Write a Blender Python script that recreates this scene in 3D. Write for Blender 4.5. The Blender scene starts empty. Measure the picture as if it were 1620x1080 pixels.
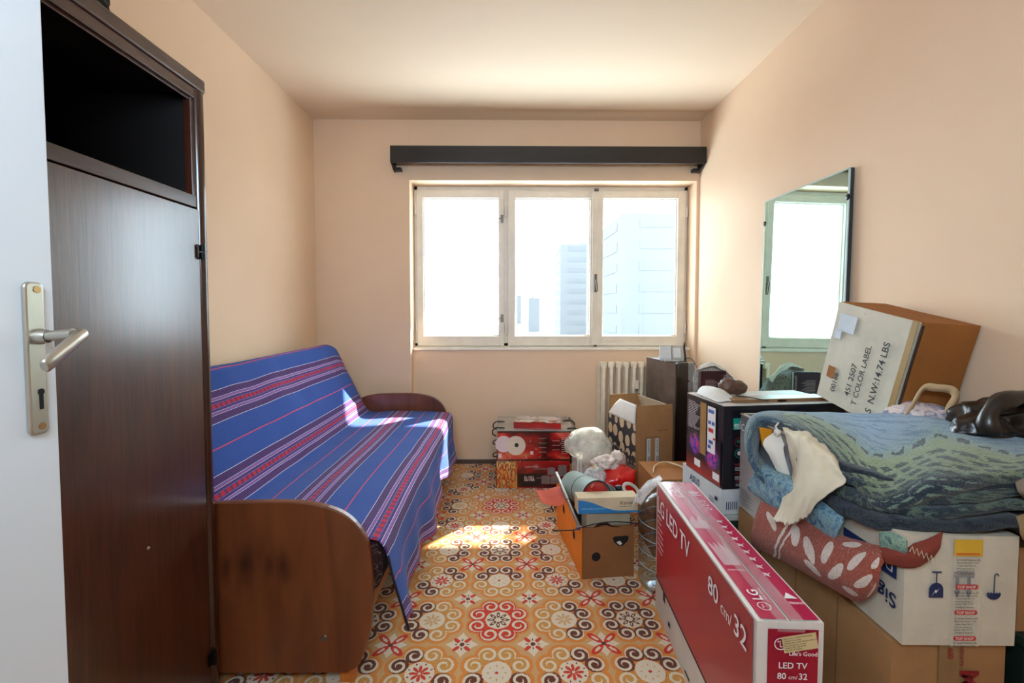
import bpy, bmesh, math, random
from mathutils import Vector, Matrix, noise
import numpy as np
random.seed(7)
SC = bpy.context.scene
COL = SC.collection
PI = math.pi

# ------------------------------------------------------------------ camera
cd = bpy.data.cameras.new('camera'); cam = bpy.data.objects.new('camera', cd); COL.objects.link(cam)
cam.location = (0, 0, 1.18)
cam.rotation_euler = (math.radians(90 - 2.329), 0, math.radians(-0.643))
cd.sensor_width = 36; cd.lens = 713 / 1620 * 36
cd.shift_y = -21 / 1620
cd.clip_start = 0.02; cd.clip_end = 1000
SC.camera = cam

# ------------------------------------------------------------------ view, sky, sun, added fill light
SC.view_settings.view_transform = 'Standard'
SC.view_settings.look = 'None'
SC.view_settings.gamma = 1
SC.view_settings.use_curve_mapping = False
SC.view_settings.exposure = -0.10
w = bpy.data.worlds.new('sky'); SC.world = w; w.use_nodes = True
bg = w.node_tree.nodes['Background']
bg.inputs['Color'].default_value = (0.74, 0.88, 1.0, 1); bg.inputs['Strength'].default_value = 15.0
sd = bpy.data.lights.new('sun', 'SUN'); sun = bpy.data.objects.new('sun', sd); COL.objects.link(sun)
sd.energy = 42; sd.angle = math.radians(0.8); sd.color = (1.0, 0.93, 0.80)
sun.rotation_euler = Vector((-0.90, -1.0, -0.916)).to_track_quat('-Z', 'Y').to_euler()
sun.location = (8, 10, 8)
def area(name, loc, direction, sx, sy, power, color):
    l = bpy.data.lights.new(name, 'AREA'); o = bpy.data.objects.new(name, l); COL.objects.link(o)
    l.shape = 'RECTANGLE'; l.size = sx; l.size_y = sy; l.energy = power; l.color = color
    o.location = loc; o.rotation_euler = Vector(direction).to_track_quat('-Z', 'Y').to_euler()
    return o
area('fill_behind_camera', (-0.1, -0.40, 1.85), (0.15, 1, 0.22), 1.1, .6, 58, (0.62, 0.81, 1.0))  # added cool fill lamp behind the camera, aimed into the room

# ------------------------------------------------------------------ node helpers
class Ex:
    def __init__(s, nt, v): s.nt = nt; s.v = v
    def _m(s, op, *a):
        n = s.nt.nodes.new('ShaderNodeMath'); n.operation = op
        for i, x in enumerate(a):
            x = x.v if isinstance(x, Ex) else x
            if isinstance(x, (int, float)): n.inputs[i].default_value = x
            else: s.nt.links.new(x, n.inputs[i])
        return Ex(s.nt, n.outputs[0])
    def __add__(s, o): return s._m('ADD', s, o)
    __radd__ = __add__
    def __sub__(s, o): return s._m('SUBTRACT', s, o)
    def __rsub__(s, o): return s._m('SUBTRACT', o, s)
    def __mul__(s, o): return s._m('MULTIPLY', s, o)
    __rmul__ = __mul__
    def __truediv__(s, o): return s._m('DIVIDE', s, o)
    def __lt__(s, o): return s._m('LESS_THAN', s, o)
    def __gt__(s, o): return s._m('GREATER_THAN', s, o)
    def mod(s, o): return s._m('FLOORED_MODULO', s, o)
    def abs(s): return s._m('ABSOLUTE', s)
    def sin(s): return s._m('SINE', s)
    def cos(s): return s._m('COSINE', s)
    def sqrt(s): return s._m('SQRT', s)
    def round(s): return s._m('ROUND', s)
    def floor(s): return s._m('FLOOR', s)
    def sign(s): return s._m('SIGN', s)
    def pow(s, o): return s._m('POWER', s, o)
    def atan2(s, o): return s._m('ARCTAN2', s, o)
    def min(s, o): return s._m('MINIMUM', s, o)
    def max(s, o): return s._m('MAXIMUM', s, o)

class NB:
    def __init__(s, name):
        s.mat = bpy.data.materials.new(name); s.mat.use_nodes = True
        s.nt = s.mat.node_tree; s.b = s.nt.nodes['Principled BSDF']
        s.out = s.nt.nodes['Material Output']
    def new(s, t, **kw):
        n = s.nt.nodes.new(t)
        for k, v in kw.items(): setattr(n, k, v)
        return n
    def link(s, a, b): s.nt.links.new(a.v if isinstance(a, Ex) else a, b)
    def set(s, **kw):
        for k, v in kw.items():
            sock = s.b.inputs[k.replace('_', ' ')]
            if isinstance(v, (int, float, tuple)): sock.default_value = v
            else: s.link(v, sock)
    def coord(s, kind='Object', scale=(1, 1, 1), rot=(0, 0, 0), loc=(0, 0, 0)):
        t = s.new('ShaderNodeTexCoord'); m = s.new('ShaderNodeMapping')
        m.inputs['Scale'].default_value = scale; m.inputs['Rotation'].default_value = rot; m.inputs['Location'].default_value = loc
        s.link(t.outputs[kind], m.inputs['Vector']); return m.outputs['Vector']
    def xyz(s, vec):
        n = s.new('ShaderNodeSeparateXYZ'); s.link(vec, n.inputs[0])
        return [Ex(s.nt, o) for o in n.outputs]
    def noise(s, vec, scale=5, detail=3, rough=.5, dist=0):
        n = s.new('ShaderNodeTexNoise'); s.link(vec, n.inputs['Vector'])
        n.inputs['Scale'].default_value = scale; n.inputs['Detail'].default_value = detail
        n.inputs['Roughness'].default_value = rough; n.inputs['Distortion'].default_value = dist
        return Ex(s.nt, n.outputs['Fac'])
    def voro(s, vec, scale=5, feature='F1', out='Distance', rnd=1.0):
        n = s.new('ShaderNodeTexVoronoi', feature=feature); s.link(vec, n.inputs['Vector'])
        n.inputs['Scale'].default_value = scale; n.inputs['Randomness'].default_value = rnd
        return Ex(s.nt, n.outputs[out])
    def ramp(s, fac, stops, interp='LINEAR'):
        n = s.new('ShaderNodeValToRGB'); n.color_ramp.interpolation = interp
        els = n.color_ramp.elements
        while len(els) > 1: els.remove(els[-1])
        els[0].position = stops[0][0]; els[0].color = (*stops[0][1], 1)
        for p, c in stops[1:]:
            e = els.new(p); e.color = (*c, 1)
        s.link(fac, n.inputs['Fac']); return n.outputs['Color']
    def mix(s, fac, a, b):
        n = s.new('ShaderNodeMix', data_type='RGBA')
        for i, x in ((0, fac), (6, a), (7, b)):
            if isinstance(x, (int, float)): n.inputs[i].default_value = x
            elif isinstance(x, tuple): n.inputs[i].default_value = (*x, 1) if len(x) == 3 else x
            else: s.link(x, n.inputs[i])
        return n.outputs[2]
    def bump(s, h, strength=.2, dist=.01):
        n = s.new('ShaderNodeBump'); n.inputs['Strength'].default_value = strength; n.inputs['Distance'].default_value = dist
        s.link(h, n.inputs['Height']); s.link(n.outputs[0], s.b.inputs['Normal'])

def hx(h):
    h = h.lstrip('#'); r = []
    for i in (0, 2, 4):
        c = int(h[i:i+2], 16) / 255
        r.append(c / 12.92 if c <= .04045 else ((c + .055) / 1.055) ** 2.4)
    return tuple(r)

MATS = {}
def plain(name, col, rough=.5, metal=0, var=.06, scale=12, bump=0.0, bscale=60, coat=0, trans=0, alpha=1):
    if name in MATS: return MATS[name]
    col = hx(col) if isinstance(col, str) else col
    nb = NB(name); v = nb.coord()
    n = nb.noise(v, scale, 4)
    lo = tuple(max(0, c * (1 - var)) for c in col); hi = tuple(min(1, c * (1 + var)) for c in col)
    nb.set(Base_Color=nb.ramp(n, [(.3, lo), (.7, hi)]), Roughness=rough, Metallic=metal, Coat_Weight=coat, Transmission_Weight=trans, Alpha=alpha)
    if bump: nb.bump(nb.noise(v, bscale, 3), bump, .004)
    MATS[name] = nb.mat; return nb.mat

def wood(name, c0, c1, axis='z', rough=.35, coat=0.0, scale=1.0, coatr=.1, bump=.1, spec=.5):
    if name in MATS: return MATS[name]
    nb = NB(name); s = {'x': (2, 30, 30), 'y': (30, 2, 30), 'z': (30, 30, 2)}[axis]
    v = nb.coord(scale=tuple(k * scale for k in s))
    v2 = nb.coord(scale=tuple(k * scale * 5 for k in s))
    a = nb.noise(v, 1, 5, .6, 1.0); b = nb.noise(v2, 1, 3, .7)
    f = a * .65 + b * .35
    nb.set(Base_Color=nb.ramp(f, [(.3, hx(c0)), (.7, hx(c1))]), Roughness=rough, Coat_Weight=coat, Coat_Roughness=coatr, Specular_IOR_Level=spec)
    nb.bump(b, bump, .002)
    MATS[name] = nb.mat; return nb.mat

def cardboard(name, col, var=.12, stripes=True):
    if name in MATS: return MATS[name]
    nb = NB(name); v = nb.coord(); c = hx(col)
    n = nb.noise(v, 6, 6, .65); x, y, z = nb.xyz(v)
    f = n
    if stripes: f = n + (((x + y) * 900).sin()) * .03
    spots = nb.noise(nb.coord(loc=(3, 1, 2)), 25, 4, .7)
    base = nb.ramp(f, [(.25, tuple(k * (1 - var * 1.6) for k in c)), (.75, tuple(min(1, k * (1 + var)) for k in c))])
    base = nb.mix((spots > .68) * .25, base, tuple(k * .45 for k in c))
    nb.set(Base_Color=base, Roughness=.8, Specular_IOR_Level=.25)
    nb.bump(nb.noise(v, 9, 5, .6) + n * .3, .25, .01)
    MATS[name] = nb.mat; return nb.mat

def film(name, col, opacity, rough=.15, bump=.6, bscale=25, white=.5):
    """thin crumpled plastic: a see-through share, a milky share and a gloss"""
    if name in MATS: return MATS[name]
    nb = NB(name); v = nb.coord()
    tr = nb.new('ShaderNodeBsdfTransparent'); mx = nb.new('ShaderNodeMixShader')
    n = nb.noise(v, bscale, 4, .6, .8)
    nb.set(Base_Color=(*col, 1), Roughness=rough, Specular_IOR_Level=.8)
    nb.bump(n, bump, .02)
    fac = nb.ramp(n, [(.3, (opacity * .5,) * 3), (.7, (min(1, opacity * 1.5),) * 3)])
    nb.link(fac, mx.inputs[0]); nb.link(tr.outputs[0], mx.inputs[1]); nb.link(nb.b.outputs[0], mx.inputs[2])
    nb.link(mx.outputs[0], nb.out.inputs['Surface'])
    MATS[name] = nb.mat; return nb.mat

# ------------------------------------------------------------------ mesh helpers
class MB:
    def __init__(s): s.bm = bmesh.new(); s.uv = s.bm.loops.layers.uv.new('UVMap')
    def poly(s, pts):
        return s.bm.faces.new([s.bm.verts.new(p) for p in pts])
    def box(s, a, b, M=None, bev=0):
        x0, y0, z0 = a; x1, y1, z1 = b
        P = [(x0,y0,z0),(x1,y0,z0),(x1,y1,z0),(x0,y1,z0),(x0,y0,z1),(x1,y0,z1),(x1,y1,z1),(x0,y1,z1)]
        vs = [s.bm.verts.new(M @ Vector(p) if M else p) for p in P]
        fs = [s.bm.faces.new([vs[i] for i in f]) for f in ((0,3,2,1),(4,5,6,7),(0,1,5,4),(1,2,6,5),(2,3,7,6),(3,0,4,7))]
        if bev:
            es = list({e for f in fs for e in f.edges})
            bmesh.ops.bevel(s.bm, geom=es, offset=bev, segments=2, profile=.6, affect='EDGES')
        return s
    def prism(s, pts, axis, a, b, M=None):
        """2-D outline pushed along an axis: 'x' -> (y,z), 'y' -> (x,z), 'z' -> (x,y)"""
        def mk(p, t):
            q = {'x': (t, p[0], p[1]), 'y': (p[0], t, p[1]), 'z': (p[0], p[1], t)}[axis]
            return M @ Vector(q) if M else q
        A = [s.bm.verts.new(mk(p, a)) for p in pts]; B = [s.bm.verts.new(mk(p, b)) for p in pts]
        s.bm.faces.new(A); s.bm.faces.new(B[::-1])
        n = len(pts)
        for i in range(n): s.bm.faces.new([A[i], B[i], B[(i+1) % n], A[(i+1) % n]])
        return s
    def tube(s, path, r, n=10, cap=True, closed=False):
        path = [Vector(p) for p in path]; rings = []; up = None
        m = len(path)
        for i, p in enumerate(path):
            if closed: d = path[(i+1) % m] - path[i-1]
            else: d = path[min(i+1, m-1)] - path[max(i-1, 0)]
            d.normalize()
            if up is None: up = Vector((0, 0, 1)) if abs(d.z) < .9 else Vector((1, 0, 0))
            side = d.cross(up).normalized(); up = side.cross(d).normalized()
            rr = r[i] if isinstance(r, (list, tuple)) else r
            rings.append([s.bm.verts.new(p + side * math.cos(2*PI*k/n) * rr + up * math.sin(2*PI*k/n) * rr) for k in range(n)])
        for i in range(m if closed else m - 1):
            A, B = rings[i], rings[(i+1) % m]
            for k in range(n): s.bm.faces.new([A[k], A[(k+1) % n], B[(k+1) % n], B[k]])
        if cap and not closed: s.bm.faces.new(rings[0][::-1]); s.bm.faces.new(rings[-1])
        return s
    def lathe(s, prof, M=None, n=32, cap=(False, False)):
        rings = []
        for r, z in prof:
            rings.append([s.bm.verts.new((M @ Vector((r*math.cos(2*PI*k/n), r*math.sin(2*PI*k/n), z))) if M else (r*math.cos(2*PI*k/n), r*math.sin(2*PI*k/n), z)) for k in range(n)])
        for A, B in zip(rings, rings[1:]):
            for k in range(n): s.bm.faces.new([A[k], A[(k+1) % n], B[(k+1) % n], B[k]])
        if cap[0]: s.bm.faces.new(rings[0][::-1])
        if cap[1]: s.bm.faces.new(rings[-1])
        return s
    def grid(s, G):
        """G: rows of points; adds a UV from 0 to 1"""
        nr, nc = len(G), len(G[0])
        V = [[s.bm.verts.new(p) for p in row] for row in G]
        for i in range(nr - 1):
            for j in range(nc - 1):
                f = s.bm.faces.new([V[i][j], V[i][j+1], V[i+1][j+1], V[i+1][j]])
                for l, (a, b) in zip(f.loops, ((i, j), (i, j+1), (i+1, j+1), (i+1, j))):
                    l[s.uv].uv = (b / (nc - 1), a / (nr - 1))
        return s
    def ball(s, c, r, M=None, sub=3, amp=0, freq=3, seed=0, squash=(1, 1, 1), flat=None):
        ret = bmesh.ops.create_icosphere(s.bm, subdivisions=sub, radius=1)
        for v in ret['verts']:
            p = v.co.copy()
            k = 1 + amp * noise.noise(p * freq + Vector((seed, seed * 2, 0))) + amp * .5 * noise.noise(p * freq * 2.3 + Vector((0, seed, 5)))
            p = Vector((p.x * squash[0], p.y * squash[1], p.z * squash[2])) * (r * k)
            if flat is not None: p.z = max(p.z, flat)
            p = p + Vector(c)
            v.co = M @ p if M else p
        return s
    def disc(s, c, r, right, up, n=28, r2=None, squash=1):
        right = Vector(right); up = Vector(up); c = Vector(c)
        P = [c + right * math.cos(2*PI*k/n) * r + up * math.sin(2*PI*k/n) * r * squash for k in range(n)]
        if r2 is None: s.poly(P)
        else:
            Q = [c + right * math.cos(2*PI*k/n) * r2 + up * math.sin(2*PI*k/n) * r2 * squash for k in range(n)]
            A = [s.bm.verts.new(p) for p in P]; B = [s.bm.verts.new(p) for p in Q]
            for k in range(n): s.bm.faces.new([A[k], A[(k+1) % n], B[(k+1) % n], B[k]])
        return s
    def rect(s, c, right, up, w, h):
        """flat rectangle, c = its lower left corner"""
        c = Vector(c); right = Vector(right) * w; up = Vector(up) * h
        f = s.poly([c, c + right, c + right + up, c + up])
        for l, uvc in zip(f.loops, ((0,0),(1,0),(1,1),(0,1))): l[s.uv].uv = uvc
        return s
    def text(s, txt, c, right, up, size, align='LEFT', squeeze=1.0, bold=0.0):
        cu = bpy.data.curves.new('t', 'FONT'); cu.body = txt; cu.size = size; cu.align_x = align
        cu.resolution_u = 3; cu.offset = bold * size
        o = bpy.data.objects.new('t', cu); me = bpy.data.meshes.new_from_object(o)
        right = Vector(right).normalized() * squeeze; up = Vector(up).normalized(); nrm = right.cross(up).normalized(); c = Vector(c)
        M = Matrix(((right.x, up.x, nrm.x, c.x), (right.y, up.y, nrm.y, c.y), (right.z, up.z, nrm.z, c.z), (0, 0, 0, 1)))
        me.transform(M); s.bm.from_mesh(me)
        bpy.data.meshes.remove(me); bpy.data.objects.remove(o); bpy.data.curves.remove(cu)
        return s

def part(name, mb, mat, parent=None, smooth=False, angle=None, bevel=0, solid=0, subsurf=0, label=None):
    me = bpy.data.meshes.new(name)
    bmesh.ops.recalc_face_normals(mb.bm, faces=mb.bm.faces) if smooth != 'keep' else None
    mb.bm.to_mesh(me); mb.bm.free()
    o = bpy.data.objects.new(name, me); COL.objects.link(o)
    me.materials.append(mat)
    if smooth:
        for p in me.polygons: p.use_smooth = True
        if angle: me.set_sharp_from_angle(angle=math.radians(angle))
    if solid:
        m = o.modifiers.new('thickness', 'SOLIDIFY'); m.thickness = solid; m.offset = 0
    if bevel:
        m = o.modifiers.new('bevel', 'BEVEL'); m.width = bevel; m.segments = 2; m.limit_method = 'ANGLE'
    if subsurf:
        m = o.modifiers.new('subd', 'SUBSURF'); m.levels = m.render_levels = subsurf
    if parent: o.parent = parent
    if label: o['label'] = label
    return o

def thing(name, label, cat, loc=(0, 0, 0), yaw=0, group=None):
    o = bpy.data.objects.new(name, None); COL.objects.link(o); o.empty_display_size = .05
    o.location = loc; o.rotation_euler = (0, 0, math.radians(yaw))
    o['label'] = label; o['category'] = cat
    if group: o['group'] = group
    return o
def tag(o, label, cat, group=None):
    o['label'] = label; o['category'] = cat
    if group: o['group'] = group
    return o
def struct(name, mb, mat, **kw):
    o = part(name, mb, mat, **kw); o['kind'] = 'structure'; return o

def catmull(P, n):
    """smooth resampling of a list of points to n points"""
    P = [np.array(p, float) for p in P]; m = len(P); out = []
    for k in range(n):
        t = k / (n - 1) * (m - 1); i = min(int(t), m - 2); f = t - i
        p0 = P[i-1] if i > 0 else 2 * P[0] - P[1]; p1 = P[i]; p2 = P[i+1]; p3 = P[i+2] if i + 2 < m else 2 * P[-1] - P[-2]
        out.append(.5 * ((2*p1) + (-p0+p2)*f + (2*p0-5*p1+4*p2-p3)*f*f + (-p0+3*p1-3*p2+p3)*f**3))
    return out
def patch(ctrl, nr, nc, amp=0, freq=8, seed=0):
    rows = [catmull(r, nc) for r in ctrl]
    cols = [catmull([rows[i][j] for i in range(len(rows))], nr) for j in range(nc)]
    G = [[Vector(cols[j][i]) for j in range(nc)] for i in range(nr)]
    if amp:
        for r in G:
            for i, p in enumerate(r):
                d = noise.noise_vector(p * freq + Vector((seed, 0, seed))) * amp + noise.noise_vector(p * freq * 2.7 + Vector((0, seed, 1))) * amp * .4
                r[i] = p + d
    return G

# face frames of a box whose near left bottom corner is the thing's origin
FR = ((1, 0, 0), (0, 0, 1))       # near face: right, up
LF = ((0, -1, 0), (0, 0, 1))      # left face (seen from the left)
TP = ((1, 0, 0), (0, 1, 0))       # top face seen from the near side
EPS = .0025

def carton_body(W, L, H, amp=.002, seed=1, seg=10):
    """slightly bowed, dented box with soft corners"""
    mb = MB(); mb.box((0, 0, 0), (W, L, H))
    bmesh.ops.subdivide_edges(mb.bm, edges=mb.bm.edges[:], cuts=seg, use_grid_fill=True)
    for v in mb.bm.verts:
        p = v.co
        q = Vector((p.x / W, p.y / L, p.z / H))
        bow = lambda t: 4 * t * (1 - t)
        n = noise.noise_vector(p * 7 + Vector((seed * 3, seed, 0))) * amp
        edge = min(bow(q.x) + bow(q.y), bow(q.y) + bow(q.z), bow(q.x) + bow(q.z))
        v.co = p + n * min(1, .3 + edge)
    return mb

# ================================================================== THE ROOM
XL, XR, D, HT = -1.405, 1.418, 3.34, 2.56
def wall_mat():
    nb = NB('peach_plaster'); v = nb.coord()
    n = nb.noise(v, 1.3, 4, .6); n2 = nb.noise(v, 120, 2)
    nb.set(Base_Color=nb.ramp(n, [(.3, (.80, .575, .39)), (.7, (.84, .62, .43))]), Roughness=.75, Specular_IOR_Level=.25)
    nb.bump(n2 + n * 2, .05, .004); return nb.mat
M_WALL = wall_mat()
M_CEIL = plain('ceiling_paint', (.82, .64, .46), .8, var=.02, scale=1.5, bump=.04, bscale=90)
M_WHITE_WIN = plain('cream_window_paint', (.78, .71, .60), .4, var=.06, scale=9, bump=.08, bscale=30)
M_DOORW = plain('white_door_paint', (.66, .70, .73), .35, var=.015, scale=3, bump=.02, bscale=40)
M_BASE = plain('grey_baseboard', '#5a4c42', .5)

mb = MB(); mb.box((XL - .3, -1.6, -.12), (XR + .3, 3.8, -.012)); struct('floor', mb, plain('parquet', '#6b4a30', .5))
# ceiling with the slightly swollen plaster along the window wall
mb = MB(); nx, ny = 40, 60; G = []
for j in range(ny + 1):
    y = -1.6 + (3.44 + 1.6) * j / ny if j < 30 else 2.6 + (3.44 - 2.6) * (j - 30) / (ny - 30)
    if j < 30: y = -1.6 + (2.6 + 1.6) * j / 30
    row = []
    for i in range(nx + 1):
        x = XL - .05 + (XR - XL + .1) * i / nx
        k = min(1, max(0, (x + .5) / 1.0)) 
        z = HT - .010 * k * math.exp(-((y - 3.14) / .028) ** 2) + .006 * k * math.exp(-((y - 3.22) / .05) ** 2)
        row.append((x, y, z))
    G.append(row)
mb.grid(G); mb.box((XL - .1, -1.6, HT + .02), (XR + .1, 3.5, HT + .15))
struct('ceiling', mb, M_CEIL, smooth=True, angle=40)
mb = MB(); mb.box((XL - .15, -1.6, -.1), (XL, 3.49, HT + .1)); struct('wall_left', mb, M_WALL)
mb = MB(); mb.box((XR, -1.6, -.1), (XR + .15, 3.49, HT + .1))
struct('wall_right', mb, M_WALL)
# window wall: solid left strip, lintel, niche back under the window
NX0, NX1, NZ = -.712, 1.396, 2.125
mb = MB()
mb.box((XL - .15, D, -.1), (NX0, D + .24, HT + .1), bev=.004)
mb.box((NX1, D, -.1), (XR + .15, D + .24, HT + .1), bev=.004)
mb.box((NX0 - .002, D, NZ), (NX1 + .002, D + .24, HT + .1), bev=.004)
mb.box((NX0 - .01, D + .09, -.1), (NX1 + .01, D + .24, .875))
struct('wall_back', mb, M_WALL)
# wall behind the camera with the doorway the photograph is taken from
mb = MB(); mb.box((XL - .1, -.16, -.1), (-.80, -.03, HT + .1)); mb.box((.42, -.16, -.1), (XR + .1, -.03, HT + .1)); mb.box((-.80, -.16, 2.08), (.42, -.03, HT + .1))
struct('wall_near', mb, M_WALL)
mb = MB(); mb.box((XL - .15, -1.75, -.1), (XR + .15, -1.6, HT + .15)); struct('wall_hallway', mb, M_WALL)
mb = MB(); mb.box((NX0, D + .078, 0), (NX1, D + .09, .032)); mb.box((XL, D - .012, 0), (NX0, D, .032)); struct('baseboard_back', mb, M_BASE, bevel=.002)
mb = MB(); mb.box((XR - .012, 0, 0), (XR, D, .05)); struct('baseboard_right', mb, M_BASE)

# ---- carpet
def carpet_mat():
    nb = NB('scroll_carpet'); nt = nb.nt
    v0 = nb.coord()
    wob = nb.noise(v0, 140, 2)
    x, y, z = nb.xyz(v0)
    u = .1255
    X = (x + .034 + (wob - .5) * .006) / u; Y = (y - 1.672 + (wob - .5) * .006) / u
    # even nodes carry a ring of eight scrolls
    ex = (X / 2).round() * 2; ey = (Y / 2).round() * 2
    qx = X - ex; qy = Y - ey
    r = (qx * qx + qy * qy).sqrt(); th = qy.atan2(qx)
    sec = PI / 4
    k = (th / sec).floor(); ph = th - k * sec - sec / 2
    sx = r * ph.cos() - .65; sy = r * ph.sin()
    alt = k.mod(2) * 2 - 1
    rho = (sx * sx + sy * sy).sqrt(); psi = (sy * alt).atan2(sx)
    arm = ((psi * 1.0 + rho * (2 * PI / .17) + 2.2).sin()) > -.15
    core = rho < .07
    spiral = rho < .265
    ringc = (rho < .30) * (rho > .225)
    halo = rho < .37
    # which ring: red where (i,j) is (0,0) or (4,4) mod 8
    ax = ex.mod(8); ay = ey.mod(8)
    def near(a, b, t): return ((a - b).abs() < t)
    red = near(ax, 0, .5) * near(ay, 0, .5) + near(ax, 4, .5) * near(ay, 4, .5)
    flowA = near(ax, 4, .5) * near(ay, 0, .5) + near(ax, 0, .5) * near(ay, 4, .5)
    octc = near(ax, 0, .5) * (near(ay, 2, .5) + near(ay, 6, .5)) + near(ax, 4, .5) * (near(ay, 2, .5) + near(ay, 6, .5)) + (near(ax, 2, .5) + near(ax, 6, .5)) * near(ay, 4, .5)
    redfl = (near(ax, 2, .5) + near(ax, 6, .5)) * (near(ay, 2, .5) + near(ay, 6, .5))
    # odd nodes: little flower beside a red ring, large four petal flower elsewhere
    ox = (X / 2).floor() * 2 + 1; oy = (Y / 2).floor() * 2 + 1
    bx = ox.mod(8); by = oy.mod(8)
    small = (near(bx, 1, .5) + near(bx, 7, .5)) * (near(by, 1, .5) + near(by, 7, .5)) + (near(bx, 3, .5) + near(bx, 5, .5)) * (near(by, 3, .5) + near(by, 5, .5))
    tx = X - ox; ty = Y - oy
    tr = (tx * tx + ty * ty).sqrt(); tt = ty.atan2(tx)
    pet = (tt * 2).sin().abs()
    big_p = (tr < pet.pow(2.2) * .56) * (tr > .07)
    big_i = (tr < pet.pow(9) * .42) * (tr > .19)
    sm_p = (tr < pet.pow(3) * .34) * (tr > .12)
    sm_d = (tr < (tt * 2).cos().abs().pow(14) * .22) * (tr > .13) + (tr < .07)
    # centre motifs
    f8 = (th * 4).cos().abs()
    cA = (r < f8.pow(.8) * .34) * (r > .10); cAi = (r < f8.pow(3) * .27) * (r > .17)
    cR = (r < f8.pow(.7) * .27) * (r > .04)
    cS = (r < (th * 4).sin().abs().pow(4) * .36) * (r > .29)
    dots = (r < f8.pow(5) * .27) * (r > .20)
    dot0 = r < .045
    rim = ((r + ((th * 4).cos().abs()) * .05) < .42) * ((r + ((th * 4).cos().abs()) * .05) > .385)
    CRM = (.72, .60, .44); ORG = (.70, .23, .03); GLD = (.60, .28, .06); BRN = (.13, .032, .018); RED = (.60, .035, .012)
    mix = nb.mix
    c = mix(0.0, CRM, CRM)
    between = (((r - .96).abs() < .17) * .8)
    c = mix(between, c, GLD)
    # halo of orange round the scrolls
    c = mix(halo * .9, c, ORG)
    sc = mix(red, mix(small, BRN, GLD), RED)
    c = mix(ringc.max(0), c, mix(red, ORG, RED))
    inner = mix(arm.max(core), CRM, sc)
    c = mix(spiral, c, inner)
    c = mix(rim * (octc + redfl) * .9, c, RED)
    inside = (r < .385)
    c = mix(inside * (1 - spiral), c, CRM)
    c = mix(cA * (red + flowA) * inside, c, BRN); c = mix(cAi * (red + flowA), c, CRM)
    c = mix(cR * redfl, c, RED); c = mix(cS * redfl * inside, c, BRN)
    gold = 1 - (red + flowA + octc + redfl).min(1)
    c = mix(cR * gold * .7, c, GLD); c = mix(dots * octc, c, GLD); c = mix(dot0 * octc, c, RED)
    out = 1 - spiral
    c = mix(big_p * (1 - small), c, RED); c = mix(big_i * (1 - small), c, CRM)
    c = mix((tr < .07) * (1 - small), c, BRN)
    c = mix(sm_p * small, c, RED); c = mix(sm_d * small, c, BRN)
    pile = nb.noise(v0, 420, 2, .6); wear = nb.noise(v0, 3, 4, .6)
    c = mix((pile < .44) * .30, c, (.16, .08, .04))
    c = mix((wear > .62) * .10, c, (.25, .17, .12))
    nb.set(Base_Color=c, Roughness=.95, Specular_IOR_Level=.1, Sheen_Weight=.15)
    nb.bump(pile, .5, .004)
    return nb.mat
mb = MB(); mb.box((XL + .005, -.02, -.012), (XR - .013, D + .077, 0))
tag(part('carpet', mb, carpet_mat()), 'patterned wall to wall carpet of orange, red and brown scrolls on cream', 'carpet')

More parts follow.
